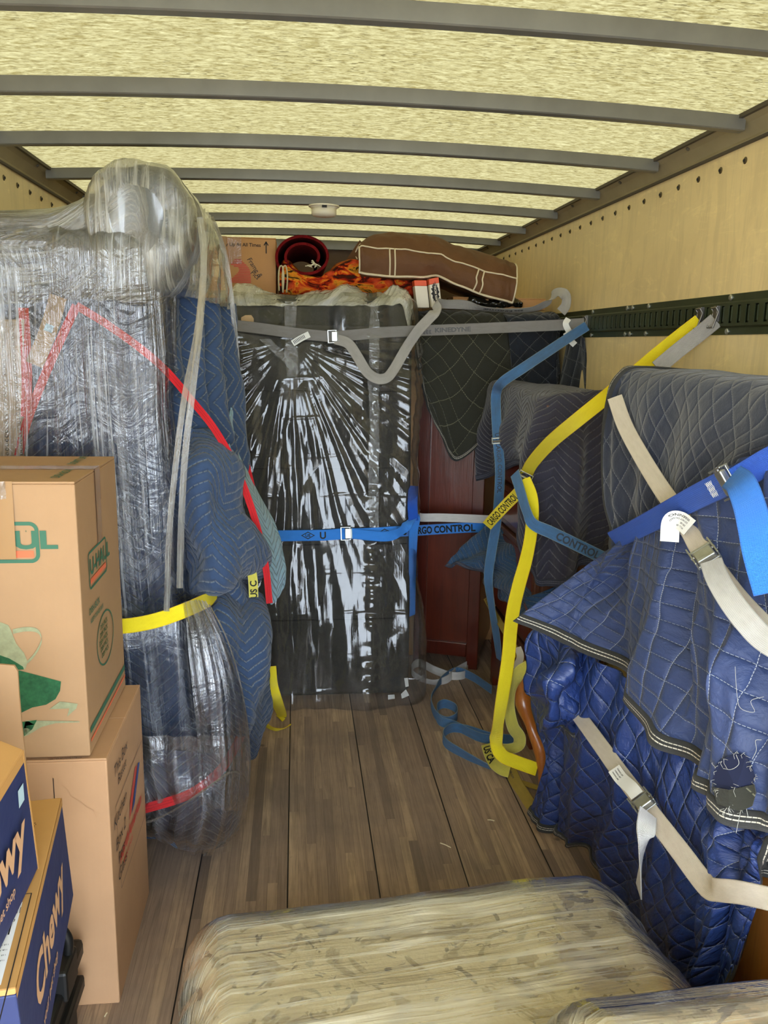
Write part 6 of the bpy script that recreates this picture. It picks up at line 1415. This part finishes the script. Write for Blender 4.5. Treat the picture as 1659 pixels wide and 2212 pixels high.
c3_ = Strap([A(893, 1050, y=4.1), A(891, 1090, y=4.0), A(893, 1125, y=3.98)], .05); o = c3_.mesh('lashing_strap', W_ROYAL); tag(o, 'dark blue strap piece in the gap above the twisted bright blue tail', 'strap')
ws = Strap([A(899, 1104, y=4.28), A(906, 1117, y=4.22), A(950, 1118, y=4.19), A(1010, 1120, y=4.19), A(1056, 1122, y=4.20)], .044); o = ws.mesh('lashing_strap', W_WHITE); tag(o, 'white strap across the mahogany side just above the lettered blue strap', 'strap')
# yellow strip on drawer fronts
yy = Strap([A(1050, 1292, y=4.05), A(1064, 1318, y=3.9), A(1090, 1362, y=3.62), A(1118, 1412, y=3.36), A(1138, 1450, y=3.24)], .030); o = yy.mesh('lashing_strap', W_OYEL); tag(o, 'narrow dull yellow strap slanting across the lower drawers', 'strap'); yy.text('NTROL', .01, .018, BLACK, o, bold=.02, sx=.8)
tg = Strap([A(1118, 1398, y=3.2), A(1124, 1420, y=3.18), A(1112, 1445, y=3.18)], .03, .001); tg.mesh('sewn_label', TAGW, o)

# lower white cam strap
l1 = Strap([A(1240, 1532, x=.74), A(1290, 1600, x=.725), A(1340, 1670, x=.715), A(1382, 1725, x=.71), A(1420, 1775, x=.71), A(1470, 1840, x=.71), A(1525, 1912, x=.71), (A(1548, 1922, x=.695), V(.1, 0, -1)), (A(1600, 1928, x=.70), V(.1, 0, -1)), (A(1690, 1948, x=.72), V(.1, 0, -1))], .046)
lo_ = l1.mesh('lashing_strap', W_TAN); tag(lo_, 'cream-white cam strap slanting across the bright blue blanket to the oak cabinet', 'strap')
buckle(l1, arc_y(l1, 1735), lo_, .052, .062)
tg = Strap([A(1326, 1660, x=.70), A(1342, 1682, x=.70), A(1362, 1700, x=.70), A(1376, 1718, x=.70)], .036, .001); tg.mesh('sewn_label', TAGW, lo_)
for k in range(3): tg.text('WARNING LIMIT', .01, .004, DKG, lo_, 'label_print', v0=-.008+.008*k)
l2 = Strap([(A(1400, 1755, x=.69), V(.8, .2, -.3)), (A(1396, 1785, x=.67), V(.95, .2, -.1)), (A(1392, 1820, x=.66), V(.8, .6, 0)), (A(1385, 1870, x=.67), V(.4, .9, 0)), (A(1380, 1925, x=.68), V(.15, .98, 0))], .05)
o = l2.mesh('strap_tail', W_WHITE); tag(o, 'white strap tail hanging below the lower cam buckle', 'strap')

# ---- loops lying on the floor
def floor_strap(pts, name, mat, label, w=.048, up=None):
    """pts: (px, py, z of the strap centre, lean) standing on edge or lying flat"""
    P = []
    for q in pts:
        px, py, z, st = q; c = A(px, py, z=z)
        P.append((c, V(0, 0, 1) if st == 'edge' else (V(*st) if isinstance(st, tuple) else V(0, 0, 1))))
    s = Strap(P, w); o = s.mesh(name, mat); tag(o, label, 'strap'); return s, o
E_ = 'edge'
floor_strap([(1062, 1490, .028, E_), (1020, 1462, .028, E_), (985, 1450, .030, E_), (955, 1468, .028, (.2, .2, 1)), (938, 1492, .028, (.3, 0, 1)), (931, 1515, .026, E_), (942, 1545, .026, E_), (965, 1558, .026, E_), (986, 1548, .028, E_), (984, 1530, .03, E_), (960, 1520, .03, E_), (944, 1530, .028, E_), (950, 1556, .026, (.2, 0, 1)), (985, 1568, .025, E_), (1030, 1590, .025, E_), (1062, 1598, .025, E_)], 'strap_coil', W_FADE, 'dusty blue strap coiled on edge on the floor, the loops nearest the mahogany side')
floor_strap([(1110, 1598, .025, E_), (1060, 1592, .025, E_), (1015, 1578, .026, E_), (978, 1572, .026, E_), (958, 1586, .026, E_), (964, 1606, .025, E_), (1000, 1628, .024, (.1, -.5, .9)), (1035, 1646, .022, (.1, -.7, .7)), (1056, 1656, .020, (.1, -.8, .6))], 'strap_coil', W_FADE, 'dusty blue strap end folded back on the floor by the US lettered yellow strap')
floor_strap([(1010, 1445, .024, E_), (1003, 1458, .022, E_), (975, 1460, .022, E_), (940, 1448, .026, E_), (905, 1432, .028, E_), (889, 1445, .026, E_), (900, 1462, .020, (.1, -.6, .8)), (935, 1474, .018, (.1, -.6, .8)), (965, 1468, .022, E_), (985, 1450, .028, E_), (1008, 1437, .028, E_)], 'strap_coil', W_WHITE, 'white strap bundled on the floor in front of the mahogany side')
pyl = Strap([A(1145, 1438, y=2.92), A(1120, 1455, y=2.94), (A(1104, 1490, y=2.98), V(.9, .3, 0)), (A(1100, 1530, y=3.0), V(.9, .3, 0)), (A(1108, 1570, y=3.0), V(.9, .2, .1)), (A(1122, 1592, y=3.02), V(.5, -.3, .8)), (A(1118, 1612, y=3.04), V(0, -.3, .95)), (A(1090, 1618, y=3.06), V(0, -.2, 1)), (A(1062, 1610, y=3.08), V(0, -.1, 1))], .050); o = pyl.mesh('strap_tail', W_PYEL); tag(o, 'pale yellow strap looping behind the bright yellow tail on the floor', 'strap')
us = Strap([A(1050, 1608, z=.045), A(1056, 1628, z=.035), A(1066, 1648, z=.03), A(1082, 1662, z=.028), A(1100, 1668, z=.025)], .046); o = us.mesh('strap_tail', W_PYEL); tag(o, 'short pale yellow strap end printed US CA, lying on the floor', 'strap')
us.text('US CA', .016, .030, BLACK, o, bold=.035, sx=1.0, flipw=False)
oy = Strap([A(1092, 1628, z=.02), A(1100, 1655, z=.012), A(1112, 1685, z=.010), A(1128, 1712, z=.010), A(1144, 1736, z=.012), A(1158, 1750, z=.014)], .050); o = oy.mesh('strap_tail', W_OYEL); tag(o, 'dirty ochre strap end lying flat on the floor beside the bright blue blanket', 'strap')
oy.text('usp.com', .13, .012, DKG, o, bold=.01, sx=1.2)
floor_strap([(1125, 1690, .010, (.6, .6, .1)), (1150, 1698, .012, (.5, .7, .1)), (1175, 1706, .012, (.5, .7, .1))], 'strap_tail', W_OYEL, 'thin ochre strap fold going under the bright blue blanket hem', .03)

# yellow strap round the sofa bundle and its tail
ys = Strap([A(190, 1362, y=2.66), A(236, 1355, y=2.605), A(290, 1350, y=2.60), A(345, 1338, y=2.60), A(400, 1318, y=2.62), A(445, 1298, y=2.70), A(468, 1286, y=2.82)], .048); o = ys.mesh('lashing_strap', W_YEL, taper=lambda d, L: 1-.55*sm(L-.14, L, d)); tag(o, 'yellow strap cinched round the film wrapped sofa bundle', 'strap')
yt = Strap([(A(584, 1440, y=3.10), V(.9, 0, .2)), (A(588, 1480, y=3.12), V(.9, 0, .2)), (A(600, 1520, y=3.20), V(.95, 0, .2)), (A(609, 1545, z=.03), V(.9, -.1, .2)), (A(603, 1552, z=.012), V(.6, -.2, .3))], .046); o = yt.mesh('strap_tail', W_YEL); tag(o, 'yellow strap end hanging to the floor between blue blanket and mattress bag', 'strap')
yl = Strap([(A(585, 1534, z=.03), V(0, 0, 1)), (A(568, 1545, z=.024), V(0, 0, 1)), (A(572, 1562, z=.022), V(0, -.2, 1)), (A(592, 1575, z=.020), V(.1, -.6, .7)), (A(612, 1574, z=.016), V(.1, -.7, .5)), (A(628, 1565, z=.012), V(0, -.5, .8))], .030); o = yl.mesh('strap_tail', W_YEL, taper=lambda d, L: 1-.7*sm(L*.6, L, d)); tag(o, 'thin curl of yellow strap on the floor in front of the mattress bag', 'strap')
un = Strap([A(540, 1220, y=2.92), A(546, 1250, y=2.91), A(548, 1290, y=2.92)], .034); o = un.mesh('lashing_strap', W_PYEL); tag(o, 'black-lettered yellow strap glimpsed between the blue blanket bulges', 'strap'); un.text('US C', .13, .024, BLACK, o, bold=.03, rev=True)
